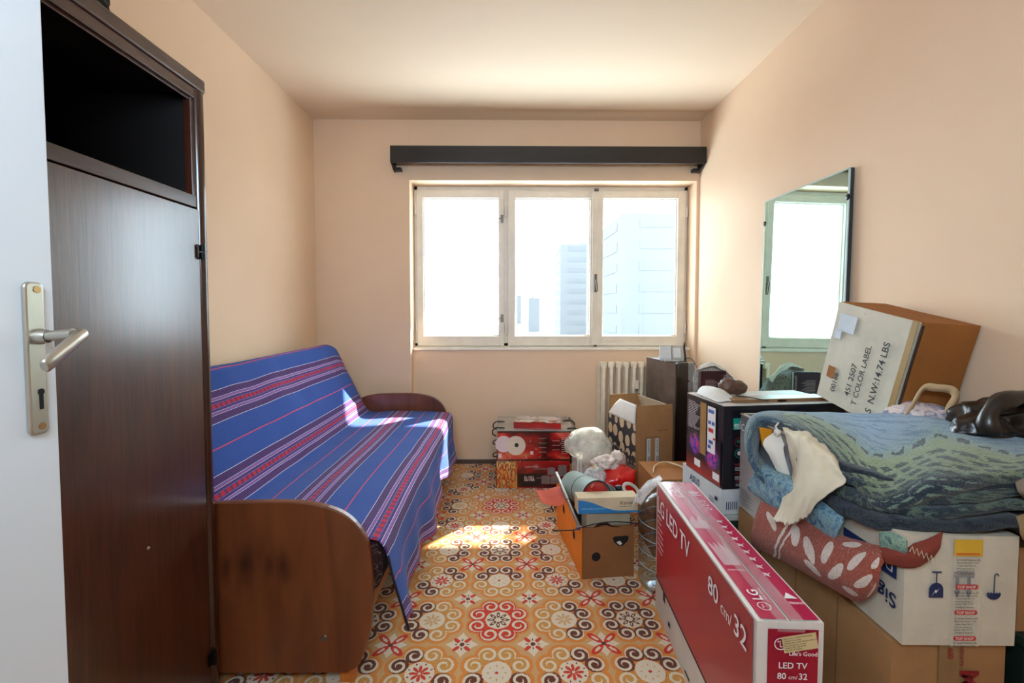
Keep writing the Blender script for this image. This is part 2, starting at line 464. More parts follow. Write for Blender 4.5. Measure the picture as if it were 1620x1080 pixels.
# ---- window
WY = 3.5
def window():
    root = bpy.data.objects.new('window_1', None); COL.objects.link(root); root['kind'] = 'structure'; root.location = (0, WY, .885)
    Z = lambda z: z - .885
    z0, z1 = .898, 2.10
    # outer frame
    mb = MB()
    for a, b in (((NX0, 0, Z(z0)), (NX0 + .028, .07, Z(NZ))), ((NX1 - .028, 0, Z(z0)), (NX1, .07, Z(NZ))), ((NX0, 0, Z(z1 - .005)), (NX1, .07, Z(NZ))), ((NX0, 0, Z(z0 - .01)), (NX1, .07, Z(.925))), ((-.030, 0.0, Z(z0)), (.016, .07, Z(z1)))): mb.box(a, b)
    part('window_frame', mb, M_WHITE_WIN, root, bevel=.003)
    mg = NB('window_glass'); tr = mg.new('ShaderNodeBsdfTransparent'); gl = mg.new('ShaderNodeBsdfGlossy'); mx = mg.new('ShaderNodeMixShader')
    gl.inputs['Roughness'].default_value = .01; fr = mg.new('ShaderNodeLayerWeight'); fr.inputs['Blend'].default_value = .5
    tr.inputs['Color'].default_value = (.97, .985, .98, 1)
    mg.link(Ex(mg.nt, fr.outputs['Facing']).pow(5) * .9 + .04, mx.inputs[0]); mg.link(tr.outputs[0], mx.inputs[1]); mg.link(gl.outputs[0], mx.inputs[2]); mg.link(mx.outputs[0], mg.out.inputs['Surface'])
    M_HW = plain('worn_window_hardware', '#6f675c', .35, metal=.7)
    for (x0, x1, gx0, gx1) in ((-.690, -.022, -.642, -.060), (.008, .672, .062, .640), (.680, 1.375, .738, 1.315)):
        mb = MB(); a, b = Z(.903), Z(2.092); ga, gb = Z(.978), Z(2.035); y0, y1 = -.018, .04
        mb.box((x0, y0, a), (gx0, y1, b)); mb.box((gx1, y0, a), (x1, y1, b)); mb.box((gx0, y0, a), (gx1, y1, ga)); mb.box((gx0, y0, gb), (gx1, y1, b))
        # glazing bead
        for q in (((gx0, .004, ga), (gx0 + .007, .02, gb)), ((gx1 - .007, .004, ga), (gx1, .02, gb)), ((gx0, .004, ga), (gx1, .02, ga + .007)), ((gx0, .004, gb - .007), (gx1, .02, gb))): mb.box(*q)
        s = part('sash', mb, M_WHITE_WIN, root, bevel=.0025)
        mb = MB(); mb.box((gx0, .020, ga), (gx1, .024, gb)); part('pane', mb, mg.mat, s)
    # meeting strip with espagnolette handle
    mb = MB(); mb.box((.655, -.030, Z(.905)), (.700, -.016, Z(2.09))); st = part('meeting_strip', mb, M_WHITE_WIN, root, bevel=.003)
    mb = MB(); mb.box((.672, -.036, Z(1.315)), (.692, -.030, Z(1.455)), bev=.002); mb.box((.678, -.052, Z(1.40)), (.686, -.034, Z(1.412)))
    mb.tube([(.682, -.052, Z(1.41)), (.686, -.055, Z(1.37)), (.692, -.056, Z(1.325))], [.006, .007, .006], 8)
    part('window_handle', mb, M_HW, root)
    mb = MB(); mb.box((.667, -.040, Z(2.083)), (.70, -.02, Z(2.103)), bev=.003); mb.box((.672, -.034, Z(.895)), (.695, -.012, Z(.91)), bev=.002); part('window_bolt', mb, M_HW, root)
    for zz in (1.875, 1.115):
        mb = MB(); mb.box((-.048, -.024, Z(zz - .03)), (-.026, -.018, Z(zz + .03)), bev=.001); mb.box((-.043, -.034, Z(zz - .006)), (-.031, -.022, Z(zz + .01)))
        mb.tube([(-.034, -.032, Z(zz + .004)), (-.06, -.036, Z(zz)), (-.085, -.036, Z(zz - .006 if zz > 1.5 else zz - .024))], .0022, 6)
        part('turn_latch', mb, M_HW, root)
    for (hxp, zz) in ((-.698, 1.95), (-.698, 1.06), (-.007, 1.93), (-.007, 1.03), (1.382, 1.93), (1.382, 1.04)):
        mb = MB(); mb.tube([(hxp, -.022, Z(zz - .04)), (hxp, -.022, Z(zz + .04))], .0065, 8); mb.box((hxp - .009, -.018, Z(zz - .035)), (hxp + .009, -.008, Z(zz + .035)))
        part('window_hinge', mb, M_WHITE_WIN, root)
    mb = MB(); mb.box((NX0, -.085, Z(.873)), (NX1, 0.06, Z(.892))); part('window_sill', mb, plain('sill_paint', '#efe6d8', .4), root, bevel=.003)
window()

# ---- outside: balcony slab of the flat above, town in haze
M_HAZE = plain('hazy_facade', (.096, .101, .105), .9, var=.02, scale=.1)
M_HAZE2 = plain('hazy_facade_pale', (.105,.109,.112), .9, var=.01, scale=.1)
M_HAZE3 = plain('hazy_window_band', (.094,.099,.103), .9, var=.01, scale=.1)
mb = MB(); mb.box((-3.5, 3.7, 2.58), (4.5, 5.04, 2.72)); struct('ceiling_balcony_slab', mb, plain('concrete', '#8d8a84', .9))
mb = MB(); mb.box((-300, 30, -16), (300, 700, -15)); struct('ground', mb, plain('hazy_ground', (.115,.118,.12), .95, var=.02, scale=.02))
def block(label, x0, y0, x1, y1, z1, mat, floors, roof=None, bands=True):
    t = thing('apartment_building', label, 'building', (x0, y0, -15), group='hazy blocks outside the window')
    W, L, H = x1 - x0, y1 - y0, z1 + 15
    mb = MB(); mb.box((0, 0, 0), (W, L, H)); part('facade', mb, mat, t)
    mb = MB(); mb.box((W * .3, L * .3, H), (W * .5, L * .6, H + .8)); part('roof_housing', mb, mat, t)
    if bands:
        mb = MB(); mb2 = MB(); fh = H / floors
        for i in range(floors):
            z = i * fh + fh * .35; mb.box((W * .10, -.05, z), (W * .96, -.01, z + fh * .4)); mb2.box((-.05, L * .1, z), (-.01, L * .9, z + fh * .4))
        part('window_band', mb, M_HAZE3, t); part('window_band', mb2, M_HAZE3, t)
    return t
block('tall pale block of flats behind the right window pane', 15.8, 62, 40, 90, 14.4, M_HAZE, 10)
block('lower pale block of flats seen at the right edge of the middle pane', 14.2, 120, 34, 135, 18.6, M_HAZE2, 12)
block('low hazy building on the horizon behind the middle pane', 16.0, 330, 24, 345, 10.0, M_HAZE3, 4, bands=False)
block('thin hazy tower block on the horizon behind the middle pane', 11.5, 520, 16.5, 530, 18.0, M_HAZE3, 4, bands=False)

# ---- pelmet over the window
t = thing('curtain_pelmet', 'long black wooden curtain pelmet fixed above the window', 'curtain rail', (-.82, D, 2.20))
M_PEL = plain('black_pelmet', '#1b1514', .45, var=.1, bump=.03)
mb = MB(); mb.box((0, -.122, .015), (2.232, -.106, .132)); part('front_board', mb, M_PEL, t, bevel=.002)
mb = MB(); mb.box((0, -.106, .118), (2.232, 0, .132)); part('top_board', mb, M_PEL, t)
for x in (0, 2.218):
    mb = MB(); mb.prism([(-.12, .132), (-.12, .03), (-.10, .012), (-.03, -.018), (0, -.02), (0, .132)], 'x', x + .0005, x + .0135); part('end_board', mb, M_PEL, t, bevel=.001)
for x in (.014, 2.17):
    mb = MB(); mb.box((x, -.05, -.018), (x + .045, 0, .004)); part('bracket', mb, M_PEL, t, bevel=.002)

# ---- radiator
t = thing('radiator', 'old cream cast iron column radiator under the window', 'radiator', (.705, 3.335, 0))
M_RAD = plain('cream_radiator_enamel', '#ece0c8', .35, var=.08, scale=20)
for i in range(10):
    x = i * .0565 + .02; mb = MB()
    for yy in (.014, .066):
        mb.tube([(x, yy + .012, .225), (x, yy, .25), (x, yy, .50), (x, yy, .745), (x, yy + (.012 if yy < .04 else -.012), .775)], [.014, .0145, .0135, .0145, .013], 10)
    mb.box((x - .024, .012, .745), (x + .024, .068, .79), bev=.011); mb.box((x - .024, .012, .20), (x + .024, .068, .245), bev=.011)
    mb.box((x - .004, .02, .24), (x + .004, .06, .75))
    part('column', mb, M_RAD, t, smooth=True, angle=50)
mb = MB()
for x in (-.012, .0): mb.tube([(x, .07, .01), (x, .07, .755)], .0055, 8)
mb.tube([(-.012, .07, .755), (.02, .04, .77)], .006, 8); mb.tube([(0, .07, .22), (.03, .04, .22)], .008, 8)
part('pipe', mb, M_RAD, t, smooth=True, angle=50)
mb = MB(); mb.box((.242, -.012, .59), (.276, .004, .655), bev=.003); part('heat_meter', mb, M_RAD, t)
mb = MB(); mb.box((-.005, .02, 0), (.005, .06, .22)); part('foot', mb, M_RAD, t)

# ---- open door at the left edge
root = bpy.data.objects.new('door_1', None); COL.objects.link(root); root['kind'] = 'structure'; root.location = (-.75, .06, .01)
mb = MB(); mb.box((-.04, 0, 0), (0, .695, 2.03)); part('leaf', mb, M_DOORW, root, bevel=.002)
M_AL = plain('brushed_aluminium', '#b9b3a6', .32, metal=.85, var=.05, bump=.02)
M_ALD = plain('dark_steel', '#2a2622', .5, metal=.5)
hy, hz = .661, 1.128     # rose centre in the door's own frame
mb = MB()
def rr(y0, y1, z0, z1, r, n=6):
    P = []
    for cy, cz, a0 in ((y1 - r, z0 + r, -90), (y1 - r, z1 - r, 0), (y0 + r, z1 - r, 90), (y0 + r, z0 + r, 180)):
        for k in range(n + 1):
            a = math.radians(a0 + 90 * k / n); P.append((cy + r * math.cos(a), cz + r * math.sin(a)))
    return P
mb.prism(rr(hy - .0175, hy + .0115, hz - .156, hz + .086, .009), 'x', .0005, .0085)
pl = part('handle_plate', mb, M_AL, root, bevel=.003)
mb = MB(); mb.lathe([(0, .0), (.0125, .0), (.0125, .006), (.011, .012), (.0095, .016)], Matrix.Translation((.0085, hy, hz)) @ Matrix.Rotation(PI/2, 4, 'Y'), 20)
part('rose', mb, M_AL, pl, smooth=True, angle=40)
mb = MB()
mb.tube([(.01, hy, hz), (.03, hy, hz + .001), (.05, hy, hz + .003), (.064, hy, hz + .004)], [.0085, .0085, .009, .0085], 14)
# the grip: flat bar turned back toward the hinges
A = Vector((.069, hy + .012, hz + .006)); B = Vector((.082, hy - .066, hz - .040))
d = (B - A).normalized(); up = Vector((.15, 0, 1)).normalized(); sd2 = d.cross(up).normalized(); up = sd2.cross(d)
rings = []
for tt, w_, h_ in ((0, .006, .0075), (.06, .0085, .0105), (.3, .0085, .0115), (.8, .0075, .0125), (.97, .0065, .0115), (1, .005, .009)):
    p = A.lerp(B, tt); rings.append([mb.bm.verts.new(p + sd2 * w_ * math.cos(a) * (1.0) + up * h_ * math.sin(a)) for a in [2*PI*k/12 for k in range(12)]])
for Ra, Rb in zip(rings, rings[1:]):
    for k in range(12): mb.bm.faces.new([Ra[k], Ra[(k+1) % 12], Rb[(k+1) % 12], Rb[k]])
mb.bm.faces.new(rings[0][::-1]); mb.bm.faces.new(rings[-1])
part('door_handle', mb, M_AL, pl, smooth=True, angle=45)
for zz in (hz + .074, hz - .143):
    mb = MB(); mb.lathe([(.0, .0006), (.0055, .0006), (.0055, 0)], Matrix.Translation((.009, hy, zz)) @ Matrix.Rotation(PI/2, 4, 'Y'), 16); mb2 = mb
    s_ = part('screw', mb2, plain('brass_screw', '#b08a5a', .3, metal=.8), pl)
mb = MB(); mb.prism([(hy - .003, hz - .116), (hy + .003, hz - .116), (hy + .003, hz - .092), (hy - .003, hz - .092)], 'x', .0086, .0092); mb.disc((.0093, hy, hz - .088), .0052, (0, 1, 0), (0, 0, 1), 14)
part('keyhole', mb, plain('keyhole_black', '#050505', .9), pl)
for zz in (.3, 1.7):
    mb = MB(); mb.tube([(.004, -.006, zz), (.004, -.006, zz + .09)], .007, 10); part('hinge', mb, M_AL, root)

# ---- wardrobe
WX = -.872
t = thing('wardrobe', 'tall dark brown varnished wardrobe with an open black compartment on top, beside the sofa', 'wardrobe', (XL + .002, .42, 0))
wd, wl = WX - XL - .002, .915      # depth (x) and length (y)
M_WD = wood('dark_walnut_varnish', '#220d07', '#4e2414', 'z', rough=.35, coat=1.0, scale=1.2, coatr=.20, bump=.22)
M_WDH = wood('dark_walnut_rail', '#22100a', '#4a2718', 'y', rough=.32, coat=.35, scale=1.2, coatr=.15, bump=.2)
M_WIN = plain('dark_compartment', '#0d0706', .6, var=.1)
mb = MB(); mb.box((0, wl - .032, .04), (wd - .012, wl - .004, 1.805)); mb.box((0, 0, .04), (wd - .012, .022, 1.805)); part('side_panel', mb, M_WD, t, bevel=.002)
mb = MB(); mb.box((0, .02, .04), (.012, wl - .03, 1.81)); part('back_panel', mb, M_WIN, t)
mb = MB(); mb.box((0, -.01, 1.80), (wd + .002, wl + .004, 1.838)); part('top_board', mb, M_WDH, t, bevel=.006)
mb = MB(); mb.box((wd - .02, 0, 1.772), (wd - .004, wl - .012, 1.80)); mb.box((wd - .012, 0, 1.765), (wd - .018, wl - .03, 1.775)); part('top_rail', mb, M_WDH, t, bevel=.002)
mb = MB(); mb.box((0, .02, 1.468), (wd - .006, wl - .030, 1.502)); part('shelf', mb, M_WDH, t, bevel=.002)
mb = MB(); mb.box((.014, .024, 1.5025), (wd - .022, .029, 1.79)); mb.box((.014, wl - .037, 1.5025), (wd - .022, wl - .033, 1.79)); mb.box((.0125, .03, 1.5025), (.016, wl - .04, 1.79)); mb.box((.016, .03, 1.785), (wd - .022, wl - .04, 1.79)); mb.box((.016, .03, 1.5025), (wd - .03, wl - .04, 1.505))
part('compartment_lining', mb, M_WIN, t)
mb = MB(); mb.tube([(wd - .012, wl - .018, .04), (wd - .012, wl - .018, 1.80)], .017, 16); part('corner_post', mb, wood('dark_walnut_gloss', '#1c0d08', '#3a1c12', 'z', rough=.25, coat=.6, scale=1.2, coatr=.1, bump=.1), t, smooth=True, angle=50)
mb = MB(); mb.box((wd - .030, wl - .047, 1.50), (wd - .008, wl - .034, 1.775)); part('door_stile', mb, M_WD, t, bevel=.002)
mb = MB(); mb.box((wd - .022, .012, .055), (wd - .002, wl - .036, 1.463)); dr = part('door', mb, M_WD, t, bevel=.0015)
mb = MB(); mb.lathe([(.0, .003), (.003, .003), (.004, 0)], Matrix.Translation((wd - .002, .665, .60)) @ Matrix.Rotation(PI/2, 4, 'Y'), 12); part('nail', mb, M_AL, dr)
M_HIN = plain('dark_hinge', '#15100d', .35, metal=.6)
for zz in (1.345, .155):
    mb = MB(); mb.tube([(wd + .006, wl - .033, zz - .021), (wd + .006, wl - .033, zz - .002)], .006, 10); mb.tube([(wd + .006, wl - .033, zz + .002), (wd + .006, wl - .033, zz + .021)], .006, 10)
    mb.box((wd - .001, wl - .05, zz - .018), (wd + .003, wl - .02, zz + .018)); part('door_hinge', mb, M_HIN, t)
mb = MB(); mb.box((.03, .01, 0), (wd - .03, wl - .02, .0395)); part('plinth', mb, M_WD, t)
# ribbed basket on top
t = thing('round_basket', 'dark ribbed round basket on top of the wardrobe', 'basket', (-1.02, 1.02, 1.8385))
mb = MB(); prof = [(0, 0), (.10, 0)]
for i in range(14): prof += [(.112 + (.004 if i % 2 else 0), .006 + i * .012), (.115 + (.0 if i % 2 else .004), .012 + i * .012)]
prof += [(.108, .18), (.1, .02), (0, .015)]
mb.lathe(prof, n=40); part('bowl', mb, plain('dark_wicker', '#1b1613', .6, bump=.4, bscale=80), t, smooth=True, angle=30)

# ================================================================== THE SOFA BED
sofa = thing('sofa_bed', 'old sofa bed with curved brown wooden armrests, under the striped blanket', 'sofa', (-.9, 2.25, 0))
SO = Vector((-.9, 2.25, 0))
def sp(name, mb, mat, **kw):
    for v in mb.bm.verts: v.co -= SO
    return part(name, mb, mat, sofa, **kw)
M_ARM = wood('cherry_veneer', '#4a2312', '#6e3a1f', 'z', rough=.35, coat=.3, scale=.35, coatr=.2, bump=.05)
def arm_outline():
    # (x, z): far arm and near arm share it
    P = [(-1.07, .055), (-.50, .052)]
    P += catmull([(-.50, .052), (-.462, .075), (-.44, .13), (-.422, .20), (-.415, .30), (-.417, .39), (-.432, .47), (-.475, .535), (-.54, .573), (-.64, .592), (-.76, .594), (-.90, .590), (-1.0, .572), (-1.05, .54), (-1.07, .50)], 46)[1:]
    return [(float(a), float(b)) for a, b in P]
def arm_mat():
    nb = NB('cherry_veneer_knots'); v = nb.coord(scale=(9, 9, 1.2)); n = nb.noise(v, 1, 5, .6, 1.2)
    x, y, z = nb.xyz(nb.coord())
    base = nb.ramp(n, [(.25, hx('#552a15')), (.75, hx('#7d4423'))])
    warp = nb.noise(nb.coord(scale=(14, 14, 5)), 1, 2)
    tot = None
    for (kx, kz, sx_, sz_, s_) in ((-.805, .400, .030, .065, 1.0), (-.862, .39, .022, .055, .85), (-.728, .400, .020, .045, .7), (-.690, .395, .024, .058, .95), (-.765, .43, .07, .07, .3)):
        a = (x - (kx + .9)) / sx_; b = (z - kz) / sz_
        e = (1 - (a * a + b * b).sqrt() * .75 + (warp - .5) * .9).max(0).min(1) * s_
        tot = e if tot is None else tot.max(e)
    nb.set(Base_Color=nb.mix(tot * .85, base, hx('#1a0805')), Roughness=.38, Coat_Weight=.25, Coat_Roughness=.15)
    return nb.mat
MA2 = arm_mat()
for y0 in (1.362, 3.155):
    mb = MB(); mb.prism(arm_outline(), 'y', y0, y0 + .024); ob = sp('armrest', mb, MA2, bevel=.004)
    if y0 < 2:
        mb = MB(); M = Matrix.Translation((-.565, y0, .165)) @ Matrix.Rotation(PI/2, 4, 'X'); mb.lathe([(0, .004), (.006, .0035), (.0095, .002), (.010, 0)], M, 20)
        for v in mb.bm.verts: v.co -= SO
        part('bolt', mb, plain('grey_bolt', '#6e6258', .35, metal=.7), ob, smooth=True)
M_FR = wood('orange_pine_frame', '#a8581f', '#cc7a30', 'y', rough=.5, scale=.6)
mb = MB(); mb.box((-.465, 1.386, .20), (-.44, 3.155, .285)); sp('front_rail', mb, M_FR, bevel=.003)
mb = MB(); mb.box((-1.06, 1.386, .20), (-1.04, 3.155, .285)); sp('back_rail', mb, M_FR)
for (x, y) in ((-.53, 1.345), (-.53, 3.12), (-1.05, 1.39), (-1.05, 3.12)):
    mb = MB(); mb.box((x, y + (.042 if y < 1.36 else 0), 0), (x + .045, y + .07, .20)); sp('leg', mb, M_FR, bevel=.003)
def matt_mat():
    nb = NB('maroon_scribble_fabric'); v = nb.coord()
    n1 = nb.noise(v, 22, 1, .4, .6); n2 = nb.noise(nb.coord(loc=(4, 2, 7)), 18, 1, .4, .6)
    line = ((n1 - .5).abs() < .006).max((n2 - .5).abs() < .006)
    nb.set(Base_Color=nb.mix(line * .6, hx('#2c0f12'), hx('#a98a75')), Roughness=.9); return nb.mat
MM = matt_mat()
mb = MB(); mb.box((-1.02, 1.39, .285), (-.405, 3.148, .448), bev=.035); sp('seat', mb, MM, smooth=True, angle=60)
# backrest slab leaning back
mb = MB(); mb.prism([(-.975, .45), (-1.215, .925), (-1.24, .935), (-1.33, .89), (-1.11, .40)], 'y', 1.40, 3.145); sp('backrest', mb, MM, bevel=.02)

# ---- striped blanket
def blanket_mat():
    nb = NB('striped_cotton_throw'); t = nb.new('ShaderNodeUVMap'); s = nb.new('ShaderNodeSeparateXYZ'); nb.link(t.outputs[0], s.inputs[0])
    U = Ex(nb.nt, s.outputs[0]) ; V = Ex(nb.nt, s.outputs[1])     # U along the sofa in metres, V across in metres
    P = .309
    a = ((V - .227) / P); d = (a - a.round()).abs() * P
    BLUE = hx('#2b4f9c'); PUR = hx('#4d2a63'); PUR2 = hx('#7a4a94'); WHT = hx('#d8d4e6'); PNK = hx('#d8485f'); RED = hx('#c3222c'); LBL = hx('#4a5fae')
    stops = [(0, RED), (.009, LBL), (.0125, PUR), (.021, WHT), (.0225, LBL), (.026, PNK), (.0285, LBL), (.033, WHT), (.035, PUR), (.063, WHT), (.0655, BLUE), (.1515, PNK)]
    c = nb.ramp(d / .1545, [(p / .1545, q) for p, q in stops], 'CONSTANT')
    # ladder in the red band, fine dark threads in the purple bands
    lad = ((U * 190).sin() > .35) * (d < .009)
    c = nb.mix(lad * .8, c, PUR)
    thr = ((d * 1050).sin() > .55) * (d > .035) * (d < .063)
    c = nb.mix(thr * .75, c, hx('#241238'))
    thr2 = ((d * 1050).sin() < -.6) * (d > .035) * (d < .063)
    c = nb.mix(thr2 * .5, c, PUR2)
    wv = nb.noise(nb.coord('UV', (1500, 260, 1)), 1, 2); f = nb.noise(nb.coord('UV', (14, 14, 1)), 1, 4, .65)
    c = nb.mix((wv > .56) * .22, c, hx('#11224f')); c = nb.mix((wv < .42) * .16, c, hx('#8fa2d8'))
    nb.set(Base_Color=c, Roughness=.9, Specular_IOR_Level=.15, Sheen_Weight=.1)
    nb.bump(wv + f * 1.5, .35, .004); return nb.mat
def blanket():
    prof = [(-1.30, .86), (-1.262, .925), (-1.232, .948), (-1.205, .935), (-1.185, .90), (-1.10, .725), (-1.02, .56), (-.985, .492), (-.955, .470), (-.90, .464), (-.75, .468), (-.60, .466), (-.48, .463), (-.42, .458), (-.393, .444), (-.381, .415), (-.378, .37), (-.374, .30), (-.370, .24), (-.366, .17)]
    n = 150; pr = [np.array(p) for p in catmull(prof, n)]
    s = [0]
    for i in range(1, n): s.append(s[-1] + float(np.linalg.norm(pr[i] - pr[i-1])))
    off = .06            # the first stretch lies behind the crest
    ny = 150; mb = MB(); rows = []; uvs = []
    for j in range(ny):
        f = j / (ny - 1); y = 1.388 + f * (3.150 - 1.388)
        hem = .175 + .028 * math.sin(y * 5.2 + .7) + .02 * math.sin(y * 11) + (.0 if y > 1.6 else -.05 * (1.6 - y) / .2 * (1 if y > 1.45 else .3)) + .03 * max(0, (y - 2.9) / .25)
        row = []; uv = []
        for i in range(n):
            x, z = pr[i]; ss = s[i]
            if z < .44 and x > -.40:
                kz = (.444 - z) / (.444 - .17)
                z = .444 - kz * (.444 - hem)
                fl = kz * (.012 * math.sin(y * 9 + 1) + .012 * math.sin(y * 21 + 2)) + kz * kz * .012 + (max(0, 1.55 - y) / .16) * .028 * kz
                x = x + fl
            a = noise.noise(Vector((y * 1.7, ss * 2.5, 0))); b = noise.noise(Vector((y * 6, ss * 5, 3)))
            if ss < .62:      # backrest: billows and sags
                q = math.sin(min(1, ss / .6) * PI)
                x += .016 * a * q + .004 * b * q; z += -.012 * abs(math.sin((y - 1.4) * 1.8)) * (1 - ss / .62) * .8 + .006 * b * q
                far = max(0, (y - 3.0) / .15)
                z -= .035 * far * far * (1 - ss / .62)
            elif z > .44: z += .004 * a + .003 * b + .003
            yy = y + .006 * noise.noise(Vector((y * 3, ss * 6, 9)))
            row.append((x, yy, z))
            uv.append((y, ss - off + .010 * noise.noise(Vector((y * 1.3, ss * 2, 5))) + (.030 * (y - 2.4) * max(0, .5 - ss) )))
        rows.append(row); uvs.append(uv)
    V = [[mb.bm.verts.new(p) for p in r] for r in rows]
    for j in range(ny - 1):
        for i in range(n - 1):
            fc = mb.bm.faces.new([V[j][i], V[j][i+1], V[j+1][i+1], V[j+1][i]])
            for l, (a, b) in zip(fc.loops, ((j, i), (j, i+1), (j+1, i+1), (j+1, i))): l[mb.uv].uv = uvs[a][b]
    o = part('throw_blanket', mb, blanket_mat(), smooth=True, solid=.004)
    tag(o, 'blue woven blanket with purple, red and white stripes spread over the sofa bed', 'blanket')
    # dark bound edge at the near end, hanging to a point
    mb = MB(); path = [Vector(rows[0][i]) + Vector((.002, -.003, 0)) for i in range(120, n, 3)] + [Vector(rows[0][-1]) + Vector((.006, .01, -.03))]
    mb.tube(path, [.004] * (len(path) - 1) + [.005], 6)
    part('bound_edge', mb, plain('black_binding', '#0b0c14', .8), o, smooth=True, label='black bound edge')
blanket()

# ---- mirror
mir = thing('mirror', 'large frameless mirror leaning against the right wall behind the boxes', 'mirror', (1.372, 1.838, .02), yaw=1.2)
mir.rotation_euler = (0, math.radians(.6), math.radians(1.2))
nb = NB('aged_mirror'); nb.set(Base_Color=(.62, .92, .88, 1), Metallic=1.0, Roughness=.015)
v = nb.coord(); nb.set(Roughness=nb.noise(v, 8, 4) * .03); 
mb = MB(); mb.box((.002, .003, .003), (.006, .580, 1.735)); part('glass', mb, nb.mat, mir, bevel=.001)
mb = MB(); mb.box((.0065, 0, 0), (.022, .583, 1.738)); part('backing_board', mb, plain('dark_backing', '#2a3338', .5), mir)
mb = MB()
for a, b in (((0.0015, .0, .0), (.0067, .006, 1.738)), ((.0015, .577, 0), (.0067, .583, 1.738)), ((.0015, 0, 1.733), (.0067, .583, 1.738))): mb.box(a, b)
part('edge_bevel', mb, plain('pale_glass_edge', '#b9cfcd', .15), mir)
for (y, z) in ((.004, 1.62), (.578, 1.62)):
    mb = MB(); mb.lathe([(0, .004), (.010, .003), (.013, 0)], Matrix.Translation((.0012, y, z)) @ Matrix.Rotation(-PI/2, 4, 'Y'), 16); part('clip', mb, plain('black_clip', '#141414', .4), mir, smooth=True, angle=50)

# ================================================================== THE PILE ON THE RIGHT
C_BR = cardboard('brown_cardboard', '#a47a50'); C_OR = cardboard('orange_brown_cardboard', '#9c6330'); C_WH = cardboard('white_faced_cardboard', '#cfc6b2', stripes=False)
M_TAPE = plain('brown_tape', '#a07a48', .2, coat=.5, var=.1)
M_CTAPE = film('clear_tape', (.9, .9, .88), .10, .08, .2, 14)
M_WPR = plain('white_print', '#e9e4e2', .5, var=.02); M_BPR = plain('black_print', '#1c1b1e', .6, var=.05)
M_GPR = plain('grey_print', '#6d6a6c', .6); M_NPR = plain('navy_print', '#1d2d57', .6)
M_RPR = plain('red_print', '#c02a26', .5)

# ---- the red television box
tv = thing('television_box', 'long red and white LED TV carton standing on edge on the carpet', 'box', (.545, .949, 0), yaw=-3.3)
W, L, H = .141, .795, .503
mb = carton_body(W, L, H, .0016, 3, 8); part('carton', mb, plain('white_carton', '#d8d0c6', .55, var=.05), tv)
def red_mat():
    nb = NB('crimson_gloss_print'); v = nb.coord(); n = nb.noise(v, 3, 3); x, y, z = nb.xyz(v)
    nb.set(Base_Color=nb.ramp(n * .5 + (y / .8) * .35 , [(.1, hx('#8f0f2c')), (.8, hx('#c4142e'))]), Roughness=.32, Coat_Weight=.3, Coat_Roughness=.15)
    return nb.mat
M_TR = red_mat(); M_TR2 = plain('magenta_gloss_print', '#b41645', .3, coat=.3, var=.08, scale=6)
e = EPS
mb = MB(); mb.poly([(-e, .012, .138), (-e, L - .018, .138), (-e, L - .018, H - .004), (-e, .012, H - .004)]); part('printed_side', mb, M_TR, tv)
mb = MB(); mb.box((-e - .0006, .004, .131), (-e, L - .012, .139)); part('black_band', mb, M_BPR, tv)
mb = MB(); mb.box((-e - .0005, .66, .10), (-e, .685, .131)); mb.box((-e - .0005, .60, .05), (-e, .62, .065)); mb.box((-e - .0005, .40, .025), (-e, .44, .033)); part('hand_hole', mb, M_BPR, tv)
mb = MB(); q = -2 * e
mb.text('LG LED TV', (q, L - .03, .405), *LF, .083, squeeze=.9, bold=.01)
for i, wd_ in enumerate((.05, .06, .075, .07, .08, .06)): mb.rect((q, L - .035 - (i % 2) * .006, .365 - i * .021), (0, -1, 0), (0, 0, 1), wd_, .0035)
mb.rect((q, L - .035, .385), (0, -1, 0), (0, 0, 1), .05, .004)
mb.text('80', (q, .262, .405), *LF, .070, bold=.008); mb.text('cm', (q, .178, .405), *LF, .045); mb.text('/', (q, .125, .405), *LF, .045); mb.text('32', (q, .104, .405), *LF, .070, bold=.008)
part('lettering', mb, M_WPR, tv)
mb = MB(); mb.poly([(.022, -e, .0), (W - .012, -e, .0), (W - .012, -e, H - .014), (.022, -e, H - .014)]); part('printed_end', mb, M_TR, tv)
mb = MB(); q = -2 * e
mb.disc((.048, q, .457), .0135, (1, 0, 0), (0, 0, 1), r2=.0115); mb.disc((.043, q, .462), .0017, (1, 0, 0), (0, 0, 1)); mb.rect((.0465, q, .450), (1, 0, 0), (0, 0, 1), .0016, .014); mb.rect((.0465, q, .450), (1, 0, 0), (0, 0, 1), .006, .0016)
mb.text("Life's Good", (.066, q, .432), *FR, .0130, bold=.01); mb.text('LED TV', (.044, q, .403), *FR, .0190, bold=.012)
mb.text('80', (.042, q, .379), *FR, .0195, bold=.012); mb.text('cm/', (.066, q, .379), *FR, .013); mb.text('32', (.087, q, .379), *FR, .0195, bold=.012)
part('lettering', mb, M_WPR, tv)
Rz = Matrix.Translation((.056, -2.2 * e, .437)) @ Matrix.Rotation(math.radians(-11), 4, 'Y')
rt_ = Rz.to_3x3() @ Vector((1, 0, 0)); up_ = Rz.to_3x3() @ Vector((0, 0, 1)); o0 = Rz.to_translation()
mb = MB(); mb.rect(o0, rt_, up_, .073, .036); st = part('sticker', mb, plain('yellowed_sticker', '#cdb684', .6, var=.05), tv)
mb = MB(); 
for i, tx_ in enumerate(('Importator: LORIND Bucharest', 'Telefonul Bucuresti', 'Adresa: Bulevardul Timisoara Nr 13', 'Bucuresti sector 6, etaj 1', 'Telefon: 031 336 30 30', 'Fax: 031 313 3029')):
    mb.text(tx_, o0 + up_ * (.0298 - i * .0052) + rt_ * .003 + Vector((0, -.0006, 0)), rt_, up_, .0047)
part('lettering', mb, M_BPR, st)
